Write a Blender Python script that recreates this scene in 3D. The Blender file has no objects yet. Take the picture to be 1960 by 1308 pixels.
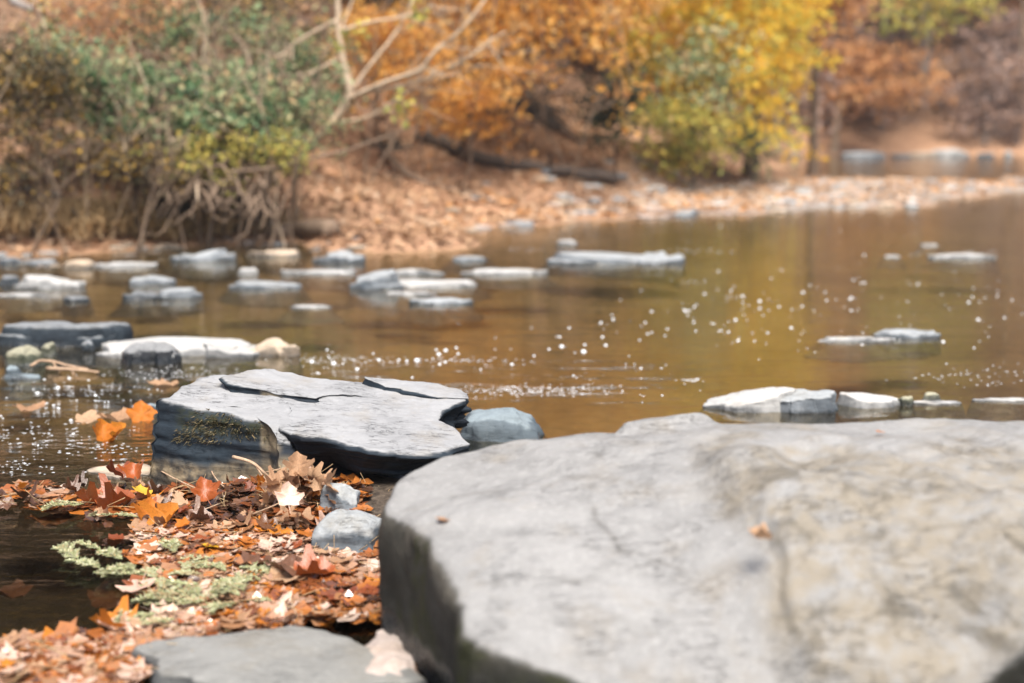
import bpy, math, random
import numpy as np
from mathutils import Vector, Matrix

SC = bpy.context.scene
COL = SC.collection
PI = math.pi

# ------------------------------------------------------------------ camera, sky, sun, exposure
CAM_H = 1.45
F_PX = 1960 * 50 / 36.0
PITCH = math.atan(454 / F_PX)
cam_d = bpy.data.cameras.new("camera")
cam = bpy.data.objects.new("camera", cam_d)
COL.objects.link(cam)
cam.location = (0, 0, CAM_H)
cam.rotation_euler = (PI / 2 - PITCH, 0, 0)
cam_d.lens = 50
cam_d.sensor_width = 36
cam_d.clip_start = 0.05
cam_d.clip_end = 600
cam_d.dof.use_dof = True
cam_d.dof.focus_distance = 5.25
cam_d.dof.aperture_fstop = 1.28
cam_d.dof.aperture_blades = 0
SC.camera = cam

SUN_EL = math.radians(61)
SUN_AZ = math.radians(168)          # measured from +Y towards +X: high behind the camera, a little right
w = bpy.data.worlds.new("World")
SC.world = w
w.use_nodes = True
wn = w.node_tree
sky = wn.nodes.new("ShaderNodeTexSky")
sky.sky_type = 'NISHITA'
sky.sun_disc = False
sky.sun_elevation = SUN_EL
sky.sun_rotation = SUN_AZ
sky.air_density = 1.0
sky.dust_density = 4.0
sky.ozone_density = 1.0
bg = [n for n in wn.nodes if n.type == 'BACKGROUND'][0]
bg.inputs['Strength'].default_value = 0.10
wn.links.new(sky.outputs[0], bg.inputs['Color'])
sun_d = bpy.data.lights.new("sun", 'SUN')
sun_d.energy = 4.0
sun_d.angle = math.radians(26)
sun_d.color = (1.0, 0.95, 0.87)
sun = bpy.data.objects.new("sun", sun_d)
COL.objects.link(sun)
sdir = Vector((math.sin(SUN_AZ) * math.cos(SUN_EL), math.cos(SUN_AZ) * math.cos(SUN_EL), math.sin(SUN_EL)))
sun.rotation_euler = sdir.to_track_quat('Z', 'Y').to_euler()
SC.view_settings.view_transform = 'Standard'
SC.view_settings.look = 'None'
SC.view_settings.exposure = 1.13
SC.view_settings.gamma = 1.0
SC.view_settings.use_curve_mapping = False
SC.render.engine = 'CYCLES'
SC.cycles.use_denoising = True
SC.cycles.max_bounces = 6
SC.cycles.diffuse_bounces = 3
SC.cycles.glossy_bounces = 3
SC.cycles.transmission_bounces = 4
SC.cycles.transparent_max_bounces = 6
SC.cycles.caustics_reflective = False
SC.cycles.caustics_refractive = False
SC.cycles.sample_clamp_indirect = 6.0

HAZE = 0.0009
rng = np.random.default_rng(7)
random.seed(7)

# ------------------------------------------------------------------ where a photo pixel lies in the place
CP, SP = math.cos(PITCH), math.sin(PITCH)


def ray(px, py):
    u = (px - 980) / F_PX
    v = (py - 654) / F_PX
    return np.array([u, CP - v * SP, -SP - v * CP])


def pt(px, py, z=0.0):
    d = ray(px, py)
    t = (z - CAM_H) / d[2]
    return np.array([d[0] * t, d[1] * t, z])


def atd(px, py, y):
    d = ray(px, py)
    t = y / d[1]
    return np.array([d[0] * t, y, CAM_H + d[2] * t])


def plane3(a, b, c):
    n = np.cross(b - a, c - a)
    return lambda x, y: a[2] - (n[0] * (x - a[0]) + n[1] * (y - a[1])) / n[2]


def on_plane(px, py, fz):
    z = 0.3
    for _ in range(30):
        p = pt(px, py, z)
        z = 0.5 * z + 0.5 * float(fz(p[0], p[1]))
    return pt(px, py, z)


def proj(P):
    P = np.asarray(P, float)
    x, y, z = P[..., 0], P[..., 1], P[..., 2] - CAM_H
    dep = y * CP - z * SP
    up = y * SP + z * CP
    return 980 + F_PX * x / dep, 654 - F_PX * up / dep


# ------------------------------------------------------------------ noise
def _hash(ix, iy, iz, seed):
    h = (ix.astype(np.int64) * 374761393 + iy.astype(np.int64) * 668265263 + iz.astype(np.int64) * 2147483647 + seed * 974711) & 0xffffffff
    h = ((h ^ (h >> 13)) * 1274126177) & 0xffffffff
    h = ((h ^ (h >> 16)) * 2246822519) & 0xffffffff
    return ((h ^ (h >> 15)) & 0xffffff) / float(0xffffff)


def vnoise(P, seed=0):
    P = np.asarray(P, float)
    i = np.floor(P).astype(np.int64)
    f = P - i
    f = f * f * f * (f * (f * 6 - 15) + 10)
    out = 0
    for dx in (0, 1):
        for dy in (0, 1):
            for dz in (0, 1):
                wgt = (f[..., 0] if dx else 1 - f[..., 0]) * (f[..., 1] if dy else 1 - f[..., 1]) * (f[..., 2] if dz else 1 - f[..., 2])
                out = out + wgt * _hash(i[..., 0] + dx, i[..., 1] + dy, i[..., 2] + dz, seed)
    return out * 2 - 1


def fbm(P, seed=0, octs=4, gain=0.5):
    P = np.asarray(P, float)
    a, s, out = 1.0, 1.0, 0
    for o in range(octs):
        out = out + a * vnoise(P * s + o * 17.3, seed + o * 31)
        a *= gain
        s *= 2.03
    return out


def sstep(a, b, x):
    t = np.clip((x - a) / (b - a), 0, 1)
    return t * t * (3 - 2 * t)


# ------------------------------------------------------------------ mesh and object helpers
def mesh_np(name, V, F, attrs=None, smooth=True):
    """V (n,3); F: list of (m,k) index arrays."""
    me = bpy.data.meshes.new(name)
    V = np.asarray(V, np.float32)
    F = [np.asarray(f, np.int32) for f in F if len(f)]
    me.vertices.add(len(V))
    me.vertices.foreach_set('co', V.ravel())
    loops = np.concatenate([f.ravel() for f in F])
    sizes = np.concatenate([np.full(len(f), f.shape[1], np.int32) for f in F])
    starts = np.concatenate([[0], np.cumsum(sizes)[:-1]]).astype(np.int32)
    me.loops.add(len(loops))
    me.loops.foreach_set('vertex_index', loops)
    me.polygons.add(len(sizes))
    me.polygons.foreach_set('loop_start', starts)
    me.polygons.foreach_set('loop_total', sizes)
    me.polygons.foreach_set('use_smooth', np.full(len(sizes), smooth, bool))
    for k, a in (attrs or {}).items():
        at = me.attributes.new(k, 'FLOAT', 'POINT')
        at.data.foreach_set('value', np.asarray(a, np.float32))
    me.update(calc_edges=True)
    me.validate()
    return me


def link(name, me, mat=None, parent=None, loc=None, rot=None):
    o = bpy.data.objects.new(name, me)
    COL.objects.link(o)
    if mat is not None and me is not None and len(me.materials) == 0:
        me.materials.append(mat)
    if parent is not None:
        o.parent = parent
    if loc is not None:
        o.location = [float(c) for c in loc]
    if rot is not None:
        o.rotation_euler = rot
    return o


def tag(o, label, cat, group=None, kind=None):
    o['label'] = label
    o['category'] = cat
    if group:
        o['group'] = group
    if kind:
        o['kind'] = kind
    return o


def empty(name, loc, label, cat, group=None):
    o = bpy.data.objects.new(name, None)
    COL.objects.link(o)
    o.location = [float(c) for c in loc]
    o.empty_display_size = 0.2
    return tag(o, label, cat, group)


class MB:
    """collects tubes and cards into one mesh"""

    def __init__(self):
        self.V, self.F3, self.F4, self.n, self.A = [], [], [], 0, []

    def add(self, V, F3=None, F4=None, a=None):
        V = np.asarray(V, float)
        self.V.append(V)
        if F3 is not None and len(F3):
            self.F3.append(np.asarray(F3) + self.n)
        if F4 is not None and len(F4):
            self.F4.append(np.asarray(F4) + self.n)
        self.A.append(np.full(len(V), 0.5) if a is None else np.broadcast_to(np.asarray(a, float), (len(V),)))
        self.n += len(V)

    def tube(self, P, R, k=7, a=None, rough=0.0):
        P = np.asarray(P, float)
        n = len(P)
        R = np.broadcast_to(np.asarray(R, float), (n,))
        T = np.gradient(P, axis=0)
        T /= np.linalg.norm(T, axis=1)[:, None] + 1e-9
        ref = np.array([0.31, 0.17, 0.93])
        if abs(T[0] @ ref) > 0.9:
            ref = np.array([1.0, 0.1, 0])
        U = np.cross(T, ref)
        U /= np.linalg.norm(U, axis=1)[:, None] + 1e-9
        W = np.cross(T, U)
        th = np.linspace(0, 2 * PI, k, endpoint=False)
        rr = R[:, None] * np.ones(k)
        if rough:
            rr = rr * (1 + rough * vnoise(np.stack([P[:, 0][:, None] * 6 + 2 * np.cos(th), P[:, 1][:, None] * 6 + 2 * np.sin(th), P[:, 2][:, None] * 6 + 0 * th], -1), 5))
        V = P[:, None] + rr[..., None] * (np.cos(th)[None, :, None] * U[:, None] + np.sin(th)[None, :, None] * W[:, None])
        V = V.reshape(-1, 3)
        i = np.arange(n - 1)[:, None] * k
        j = np.arange(k)[None]
        q = np.stack([i + j, i + (j + 1) % k, i + k + (j + 1) % k, i + k + j], -1).reshape(-1, 4)
        c0, c1 = len(V), len(V) + 1
        V = np.vstack([V, P[0], P[-1]])
        jj = np.arange(k)
        t = np.concatenate([np.stack([np.full(k, c0), (jj + 1) % k, jj], -1),
                            np.stack([np.full(k, c1), (n - 1) * k + jj, (n - 1) * k + (jj + 1) % k], -1)])
        self.add(V, t, q, a)

    def mesh(self, name, smooth=True):
        V = np.vstack(self.V)
        F = []
        if self.F3:
            F.append(np.vstack(self.F3))
        if self.F4:
            F.append(np.vstack(self.F4))
        return mesh_np(name, V, F, {'rnd': np.concatenate(self.A)}, smooth)


def spline(P, n):
    """catmull-rom through P"""
    P = np.asarray(P, float)
    Q = np.vstack([2 * P[0] - P[1], P, 2 * P[-1] - P[-2]])
    m = len(P) - 1
    out = []
    for t in np.linspace(0, m - 1e-6, n):
        i = int(t)
        f = t - i
        a, b, c, d = Q[i], Q[i + 1], Q[i + 2], Q[i + 3]
        out.append(0.5 * ((2 * b) + (-a + c) * f + (2 * a - 5 * b + 4 * c - d) * f * f + (-a + 3 * b - 3 * c + d) * f ** 3))
    return np.array(out)


# ------------------------------------------------------------------ materials
class NT:
    def __init__(self, name):
        self.m = bpy.data.materials.new(name)
        self.m.use_nodes = True
        self.t = self.m.node_tree
        for n in list(self.t.nodes):
            self.t.nodes.remove(n)
        self.out = self.n('ShaderNodeOutputMaterial')

    def n(self, typ, ins=None, **props):
        nd = self.t.nodes.new(typ)
        for k, v in props.items():
            setattr(nd, k, v)
        for k, v in (ins or {}).items():
            s = nd.inputs[k]
            if hasattr(v, 'is_linked') or isinstance(v, bpy.types.NodeSocket):
                self.t.links.new(v, s)
            else:
                s.default_value = v
        return nd

    def pos(self, scale=(1, 1, 1), rot=(0, 0, 0)):
        g = self.n('ShaderNodeNewGeometry')
        return self.n('ShaderNodeMapping', {'Vector': g.outputs['Position'], 'Scale': scale, 'Rotation': rot}).outputs[0]

    def noise(self, vec, scale, detail=4, rough=0.55, dist=0.0):
        return self.n('ShaderNodeTexNoise', {'Vector': vec, 'Scale': scale, 'Detail': detail, 'Roughness': rough, 'Distortion': dist}).outputs['Fac']

    def attr(self, name):
        return self.n('ShaderNodeAttribute', attribute_name=name).outputs['Fac']

    def ramp(self, fac, stops, interp='LINEAR'):
        nd = self.n('ShaderNodeValToRGB', {'Fac': fac})
        cr = nd.color_ramp
        cr.interpolation = interp
        while len(cr.elements) < len(stops):
            cr.elements.new(0.5)
        for e, (p, c) in zip(cr.elements, stops):
            e.position = p
            e.color = (c[0], c[1], c[2], 1) if hasattr(c, '__len__') else (c, c, c, 1)
        return nd.outputs['Color']

    def mr(self, v, a, b, c=0.0, d=1.0):
        return self.n('ShaderNodeMapRange', {'Value': v, 'From Min': a, 'From Max': b, 'To Min': c, 'To Max': d}).outputs[0]

    def math(self, op, a, b=0.0, clamp=False):
        nd = self.n('ShaderNodeMath', operation=op, use_clamp=clamp)
        for i, v in enumerate((a, b)):
            if isinstance(v, bpy.types.NodeSocket):
                self.t.links.new(v, nd.inputs[i])
            else:
                nd.inputs[i].default_value = v
        return nd.outputs[0]

    def mix(self, fac, a, b, blend='MIX'):
        nd = self.n('ShaderNodeMix', data_type='RGBA', blend_type=blend)
        for idx, v in ((0, fac), (6, a), (7, b)):
            if isinstance(v, bpy.types.NodeSocket):
                self.t.links.new(v, nd.inputs[idx])
            elif idx == 0:
                nd.inputs[0].default_value = v
            else:
                nd.inputs[idx].default_value = (v[0], v[1], v[2], 1)
        return nd.outputs[2]

    def bump(self, h, strength=0.5, dist=0.01, normal=None):
        nd = self.n('ShaderNodeBump', {'Height': h, 'Strength': strength, 'Distance': dist})
        if normal is not None:
            self.t.links.new(normal, nd.inputs['Normal'])
        return nd.outputs[0]

    def done(self, sh):
        self.t.links.new(sh, self.out.inputs['Surface'])
        return self.m

    def principled(self, color, rough=0.7, normal=None, spec=0.5, **kw):
        ins = {'Base Color': color if isinstance(color, bpy.types.NodeSocket) else (color[0], color[1], color[2], 1), 'Roughness': rough, 'Specular IOR Level': spec}
        ins.update(kw)
        if normal is not None:
            ins['Normal'] = normal
        return self.n('ShaderNodeBsdfPrincipled', ins).outputs[0]


def rock_mat(name, top, side, dark, wet=0.03, stretch=(1, 3.2, 6), fissure=0.5, speck=0.35, tan=None, bumpd=0.012, sc=1.0, streak=0.35):
    N = NT(name)
    p = N.pos(stretch, (0.05, 0.03, 0.16))
    p0 = N.pos()
    big = N.noise(p0, 3.0 * sc, 5, 0.6)
    mid = N.noise(p, 9.0 * sc, 6, 0.62, 0.4)
    fine = N.noise(p0, 60 * sc, 6, 0.7)
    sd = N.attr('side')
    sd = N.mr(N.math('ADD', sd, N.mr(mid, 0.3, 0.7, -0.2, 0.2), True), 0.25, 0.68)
    col = N.mix(sd, top, side)  # sides far darker than tops: broken slate colour plus painted side shade
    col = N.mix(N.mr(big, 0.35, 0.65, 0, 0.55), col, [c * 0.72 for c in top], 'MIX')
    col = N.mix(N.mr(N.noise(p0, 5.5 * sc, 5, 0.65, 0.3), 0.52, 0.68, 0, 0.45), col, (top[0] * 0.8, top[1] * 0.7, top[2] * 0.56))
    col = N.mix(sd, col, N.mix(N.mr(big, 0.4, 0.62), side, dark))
    col = N.mix(N.mr(mid, 0.52, 0.72, 0, streak), col, dark)
    col = N.mix(N.math('MULTIPLY', N.mr(fine, 0.5, 0.75, 0, speck), N.math('SUBTRACT', 1.0, N.math('MULTIPLY', sd, 0.9))), col, [min(1, c * 1.45 + 0.03) for c in top])
    if tan is not None:
        ta = N.attr('tan')
        tn = N.math('MULTIPLY', ta, N.mr(N.noise(p0, 14 * sc, 5, 0.65), 0.32, 0.58))
        col = N.mix(tn, col, tan)
        mot = N.math('MULTIPLY', ta, N.mr(N.noise(p0, 8 * sc, 6, 0.72, 0.5), 0.5, 0.62, 0, 0.7))
        col = N.mix(mot, col, [c * 0.42 for c in tan])
        col = N.mix(N.attr('crack'), col, [c * 0.28 for c in tan])
        col = N.mix(N.math('MULTIPLY', N.attr('moss'), N.mr(N.noise(p0, 26 * sc, 5, 0.7), 0.38, 0.56)), col, (0.030, 0.032, 0.016))
    # thin dark fissures that follow the bedding
    vor = N.noise(N.pos((1.6, 9, 9), (0.0, 0.0, 0.2)), 5.5 * sc, 4, 0.6, 0.6)
    crk = N.mr(N.math('ABSOLUTE', N.math('SUBTRACT', vor, 0.5)), 0.0, 0.02, 1, 0)
    crk = N.math('MULTIPLY', crk, N.mr(N.noise(p0, 6 * sc, 3), 0.46, 0.6, 0, fissure), True)
    col = N.mix(crk, col, [c * 0.35 for c in dark])
    # wet band at the water
    g = N.n('ShaderNodeNewGeometry')
    z = N.n('ShaderNodeSeparateXYZ', {'Vector': g.outputs['Position']}).outputs['Z']
    wz = N.math('ADD', z, N.mr(N.noise(p0, 7, 4), 0.3, 0.7, -0.025, 0.025))
    wetm = N.mr(wz, wet - 0.012, wet + 0.012, 1, 0)
    col = N.mix(wetm, col, N.mix(0.62, col, (0.012, 0.016, 0.02)))
    rgh = N.math('SUBTRACT', N.mr(fine, 0.3, 0.7, 0.62, 0.85), N.math('MULTIPLY', wetm, 0.45))
    h = N.math('ADD', N.math('MULTIPLY', mid, 0.7), N.math('MULTIPLY', fine, 0.22))
    h = N.math('SUBTRACT', h, N.math('MULTIPLY', crk, 0.35))
    return N.done(N.principled(col, rgh, N.bump(h, 0.8, bumpd), N.math('ADD', 0.12, N.math('MULTIPLY', wetm, 0.3))))


def leaf_mat(name, stops, trans=0.35, rough=0.6, spec=0.3, vein=True, objrand=False, noise_scale=18):
    N = NT(name)
    fac = N.n('ShaderNodeObjectInfo').outputs['Random'] if objrand else N.attr('rnd')
    col = N.ramp(fac, stops)
    nz = N.noise(N.n('ShaderNodeTexCoord').outputs['Object'] if objrand else N.pos(), noise_scale, 4, 0.6)
    col = N.mix(N.mr(nz, 0.42, 0.72, 0, 0.55), col, N.mix(0.65, col, (0.05, 0.02, 0.008)))
    p = N.principled(col, rough, N.bump(nz, 0.35, 0.006), spec)
    tr = N.n('ShaderNodeBsdfTranslucent', {'Color': col}).outputs[0]
    return N.done(N.n('ShaderNodeMixShader', {0: trans, 1: p, 2: tr}).outputs[0])


def bark_mat(name, a, b, scale=14):
    N = NT(name)
    p = N.pos((1, 1, 0.35))
    nz = N.noise(p, scale, 6, 0.65)
    return N.done(N.principled(N.ramp(nz, [(0.3, a), (0.7, b)]), 0.85, N.bump(nz, 0.7, 0.02), 0.2))


M = {}
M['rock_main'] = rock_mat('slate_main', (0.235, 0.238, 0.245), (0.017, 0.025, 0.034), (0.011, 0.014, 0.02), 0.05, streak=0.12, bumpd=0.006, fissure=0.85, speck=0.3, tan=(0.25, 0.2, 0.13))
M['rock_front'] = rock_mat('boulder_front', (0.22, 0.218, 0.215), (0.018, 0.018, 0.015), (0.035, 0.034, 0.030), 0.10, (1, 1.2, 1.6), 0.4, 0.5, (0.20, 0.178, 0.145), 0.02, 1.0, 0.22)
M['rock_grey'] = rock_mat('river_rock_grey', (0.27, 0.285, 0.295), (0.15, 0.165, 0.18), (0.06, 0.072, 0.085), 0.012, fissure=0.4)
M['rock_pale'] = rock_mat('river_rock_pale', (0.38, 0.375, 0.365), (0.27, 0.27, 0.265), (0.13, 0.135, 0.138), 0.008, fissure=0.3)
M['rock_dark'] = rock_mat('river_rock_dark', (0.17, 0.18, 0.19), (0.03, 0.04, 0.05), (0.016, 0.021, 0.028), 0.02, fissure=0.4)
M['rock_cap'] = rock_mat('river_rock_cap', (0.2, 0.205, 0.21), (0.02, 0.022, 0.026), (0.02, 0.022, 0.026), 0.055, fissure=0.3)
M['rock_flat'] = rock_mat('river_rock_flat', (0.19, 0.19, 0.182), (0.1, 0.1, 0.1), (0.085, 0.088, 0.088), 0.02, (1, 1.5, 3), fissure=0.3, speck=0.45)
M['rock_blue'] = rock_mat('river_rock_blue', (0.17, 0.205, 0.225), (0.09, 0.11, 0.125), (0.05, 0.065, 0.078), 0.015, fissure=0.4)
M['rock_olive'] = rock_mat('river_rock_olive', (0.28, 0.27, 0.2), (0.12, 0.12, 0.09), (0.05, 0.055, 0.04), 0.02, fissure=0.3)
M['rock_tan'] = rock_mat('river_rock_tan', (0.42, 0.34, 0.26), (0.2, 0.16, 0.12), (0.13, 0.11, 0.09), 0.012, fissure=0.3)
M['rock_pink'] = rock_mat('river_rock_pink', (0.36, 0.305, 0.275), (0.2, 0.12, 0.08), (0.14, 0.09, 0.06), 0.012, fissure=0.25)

# colours of leaves, linear albedo
RUST, ORANGE, TAN, PINK, BROWN, YEL = (0.30, 0.075, 0.02), (0.52, 0.17, 0.025), (0.46, 0.27, 0.15), (0.58, 0.37, 0.27), (0.16, 0.075, 0.04), (0.62, 0.34, 0.03)
M['leaf_rust'] = leaf_mat('leaf_rust', [(0, (0.17, 0.04, 0.014)), (1, (0.36, 0.09, 0.02))], 0.25, 0.35, 0.6, objrand=True)
M['leaf_orange'] = leaf_mat('leaf_orange', [(0, (0.50, 0.16, 0.02)), (1, (0.62, 0.24, 0.03))], objrand=True)
M['leaf_tan'] = leaf_mat('leaf_tan', [(0, (0.40, 0.23, 0.13)), (1, (0.52, 0.34, 0.21))], objrand=True)
M['leaf_pink'] = leaf_mat('leaf_pink', [(0, (0.55, 0.36, 0.28)), (1, (0.66, 0.48, 0.38))], 0.2, 0.35, 0.5, objrand=True)
M['leaf_brown'] = leaf_mat('leaf_brown', [(0, (0.06, 0.028, 0.016)), (1, (0.16, 0.075, 0.04))], 0.15, 0.3, 0.7, objrand=True)
M['leaf_yellow'] = leaf_mat('leaf_yellow', [(0, (0.62, 0.34, 0.02)), (1, (0.66, 0.42, 0.05))], objrand=True)
M['mat_leaves'] = leaf_mat('mat_leaves', [(0, (0.07, 0.035, 0.022)), (0.22, (0.2, 0.06, 0.02)), (0.4, (0.42, 0.14, 0.025)), (0.55, (0.30, 0.16, 0.085)), (0.78, (0.42, 0.26, 0.18)), (1, (0.56, 0.44, 0.36))], 0.15, 0.17, 1.0)
M['bank_leaves'] = leaf_mat('bank_leaves', [(0, (0.17, 0.09, 0.05)), (0.3, (0.34, 0.2, 0.115)), (0.6, (0.46, 0.29, 0.17)), (0.85, (0.50, 0.37, 0.265)), (1, (0.5, 0.24, 0.08))], 0.15, 0.7)
M['hill_leaves'] = leaf_mat('hill_leaves', [(0, (0.09, 0.055, 0.04)), (0.4, (0.22, 0.13, 0.075)), (0.75, (0.38, 0.22, 0.12)), (1, (0.44, 0.24, 0.08))], 0.15, 0.75)
M['crown_orange'] = leaf_mat('crown_orange', [(0, (0.46, 0.22, 0.08)), (0.35, (0.72, 0.36, 0.08)), (0.7, (0.82, 0.46, 0.10)), (1, (0.8, 0.56, 0.25))], 0.6)
M['crown_yellow'] = leaf_mat('crown_yellow', [(0, (0.72, 0.42, 0.06)), (0.4, (0.84, 0.55, 0.06)), (0.75, (0.86, 0.66, 0.10)), (1, (0.56, 0.58, 0.15))], 0.6)
M['crown_lime'] = leaf_mat('crown_lime', [(0, (0.2, 0.24, 0.07)), (0.4, (0.42, 0.40, 0.09)), (0.8, (0.62, 0.52, 0.12)), (1, (0.68, 0.50, 0.12))], 0.4)
M['crown_green'] = leaf_mat('crown_green', [(0, (0.03, 0.065, 0.032)), (0.4, (0.10, 0.19, 0.085)), (0.66, (0.24, 0.34, 0.15)), (0.82, (0.36, 0.36, 0.19)), (1, (0.48, 0.31, 0.16))], 0.3)
M['crown_pale'] = leaf_mat('crown_pale', [(0, (0.07, 0.14, 0.065)), (0.4, (0.21, 0.33, 0.16)), (0.75, (0.46, 0.48, 0.27)), (1, (0.58, 0.44, 0.24))], 0.35)
M['crown_dim'] = leaf_mat('crown_dim', [(0, (0.035, 0.035, 0.02)), (0.5, (0.11, 0.09, 0.045)), (0.75, (0.25, 0.17, 0.07)), (1, (0.58, 0.36, 0.07))], 0.3)
M['crown_rusty'] = leaf_mat('crown_rusty', [(0, (0.28, 0.14, 0.08)), (0.5, (0.52, 0.25, 0.10)), (1, (0.64, 0.34, 0.13))], 0.4)
M['crown_haze'] = leaf_mat('crown_haze', [(0, (0.20, 0.15, 0.135)), (0.5, (0.34, 0.24, 0.205)), (0.85, (0.46, 0.30, 0.23)), (1, (0.5, 0.29, 0.16))], 0.3)
M['crown_dark'] = leaf_mat('crown_dark', [(0, (0.02, 0.028, 0.016)), (0.7, (0.05, 0.06, 0.03)), (1, (0.1, 0.1, 0.04))], 0.2)
M['straw'] = leaf_mat('straw', [(0, (0.40, 0.28, 0.15)), (0.6, (0.64, 0.48, 0.29)), (1, (0.70, 0.55, 0.32))], 0.5)
M['sprig'] = leaf_mat('sprig', [(0, (0.17, 0.19, 0.08)), (0.5, (0.36, 0.38, 0.2)), (0.85, (0.56, 0.56, 0.4)), (1, (0.5, 0.34, 0.16))], 0.25, 0.35)
M['moss'] = leaf_mat('moss_tufts', [(0, (0.035, 0.03, 0.015)), (0.6, (0.085, 0.075, 0.035)), (1, (0.16, 0.12, 0.06))], 0.15)
M['bark_pale'] = bark_mat('bark_pale', (0.30, 0.22, 0.15), (0.56, 0.44, 0.32))
M['bark_brown'] = bark_mat('bark_brown', (0.10, 0.07, 0.05), (0.24, 0.17, 0.12))
M['bark_dark'] = bark_mat('bark_dark', (0.035, 0.028, 0.024), (0.10, 0.075, 0.06))
M['bark_grey'] = bark_mat('bark_grey', (0.17, 0.15, 0.14), (0.33, 0.30, 0.28))
M['twig_tan'] = bark_mat('twig_tan', (0.26, 0.17, 0.11), (0.45, 0.32, 0.22), 30)
N = NT('foam')
M['foam'] = N.done(N.principled((0.62, 0.64, 0.66), 0.3, None, 0.5))

# ------------------------------------------------------------------ ground
FOOT = np.array([(-70, 6), (-20, 11.6), (-8, 13.0), (-4.8, 13.5), (-3.4, 14.4), (-2.0, 15.0), (-1.0, 15.3), (-0.45, 16.9), (1.0, 18.4), (2.6, 20.8), (3.9, 24.5), (5.0, 28.5),
                 (6.2, 33), (7.2, 38), (8.5, 41.2), (11, 42), (16, 43), (30, 44), (90, 50)], float)
BAR = np.array([(-0.9, 16.2), (-0.2, 17.0), (2.1, 18.5), (4.5, 19.9), (6.7, 21.5), (6.9, 22.6), (8.2, 23.8), (14, 26), (24, 30), (24, 31.5), (9.9, 27.8), (8.3, 26.9), (5.6, 28), (4, 27), (1, 21)], float)


def seg_dist(x, y, A, B):
    dx, dy = B[0] - A[0], B[1] - A[1]
    t = np.clip(((x - A[0]) * dx + (y - A[1]) * dy) / (dx * dx + dy * dy), 0, 1)
    return np.hypot(x - A[0] - t * dx, y - A[1] - t * dy)


def poly_sd(x, y, P):
    d = np.full(np.shape(x), 1e9)
    ins = np.zeros(np.shape(x), bool)
    n = len(P)
    for i in range(n):
        A, B = P[i], P[(i + 1) % n]
        d = np.minimum(d, seg_dist(x, y, A, B))
        c = ((A[1] > y) != (B[1] > y)) & (x < (B[0] - A[0]) * (y - A[1]) / (B[1] - A[1] + 1e-12) + A[0])
        ins ^= c
    return np.where(ins, d, -d)


LAND = np.vstack([[(-170, -20)], FOOT, [(170, 60), (170, 400), (-170, 400)]])


def gz(x, y):
    x = np.asarray(x, float)
    y = np.asarray(y, float)
    P = np.stack([x, y, 0 * x], -1)
    wob = 0.22 * fbm(P * 0.9, 3, 3)
    d = poly_sd(x, y, LAND) + wob * sstep(9, 13, y)
    up = np.clip(d, 0, None)
    left = sstep(-2.2, -3.6, x)
    z = 0.10 * np.clip(up, 0, 1.2) + (0.33 + 0.24 * left) * np.clip(up - 0.5, 0, 3.2) + (0.60 + 0.1 * left) * np.clip(up - 3.2, 0, 30) + 0.12 * np.clip(up - 33, 0, None)
    z = z + 0.28 * sstep(0.4, 4, up) * fbm(P * 0.55, 11, 4) + 0.035 * sstep(0.1, 0.5, up) * fbm(P * 3.1, 12, 3)
    dep = np.clip(-d, 0, None)
    z = z - np.clip(0.16 * dep, 0, 0.34) + 0.05 * fbm(P * 0.8, 21, 4) * sstep(0.1, 1, dep)
    b = poly_sd(x, y, BAR)
    z = np.maximum(z, np.where(b > -1.5, 0.055 * sstep(-0.5, 0.8, b + (0.5 + 0.5 * sstep(3, 7, x)) * fbm(P * np.array([0.7, 1.6, 1]), 31, 3)) * 1.4 - 0.03 - 0.2 * sstep(0, -1.5, b), -9))
    # leaf tongue of the shore, and the low spit of silt that carries the slab rock
    for (cx, cy, rx, ry, h) in ((-1.25, 14.9, 0.9, 0.8, 0.10), (-0.62, 5.05, 0.62, 0.42, 0.05), (-0.3, 4.75, 0.45, 0.4, 0.04)):
        q = ((x - cx) / rx) ** 2 + ((y - cy) / ry) ** 2
        z = np.maximum(z, h * 1.3 - 0.5 * sstep(0.0, 3.2, q) + 0.012 * fbm(P * 7, 5, 3))
    # near river edge under the photographer
    z = np.where(y < 3.4, np.maximum(z, -0.30 + 0.12 * np.clip(2.6 - y, 0, 4)), z)
    return z


def gz1(x, y):
    return float(gz(np.array([x]), np.array([y]))[0])


def hit(px, py, t0=6.0, t1=80.0):
    d = ray(px, py)
    t = np.linspace(t0, t1, 1500)
    P = d[None] * t[:, None] + np.array([0, 0, CAM_H])
    g = gz(P[:, 0], P[:, 1])
    k = np.argmax(P[:, 2] < g)
    return P[k] if P[k, 2] < g[k] else P[-1]


def axis(segs):
    out = []
    for a, b, s in segs:
        out.append(np.arange(a, b, s))
    return np.concatenate(out + [[segs[-1][1]]])


gx = axis([(-160, -60, 10), (-60, -16, 2), (-16, -7, 0.5), (-7, 11, 0.14), (11, 24, 0.5), (24, 80, 2.5), (80, 160, 10)])
gy = axis([(-60, -8, 8), (-8, 2.5, 0.7), (2.5, 7, 0.1), (7, 12, 0.22), (12, 30, 0.14), (30, 48, 0.35), (48, 100, 2), (100, 180, 10)])
X, Y = np.meshgrid(gx, gy)
Z = gz(X, Y)
nx, ny = len(gx), len(gy)
ii = (np.arange(ny - 1)[:, None] * nx + np.arange(nx - 1)[None]).ravel()
F4 = np.stack([ii, ii + 1, ii + nx + 1, ii + nx], -1)
HOLLOW_SHADE = [tuple(hit(a, b, 10)) + (c,) for a, b, c in ((330, 392, 0.4), (410, 392, 0.5), (480, 398, 0.4), (1050, 235, 0.5), (1170, 225, 0.5), (740, 275, 0.4))]
N = NT('ground')
p0 = N.pos()
n1 = N.noise(p0, 1.3, 5, 0.6)
n2 = N.noise(p0, 9, 6, 0.7)
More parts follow.
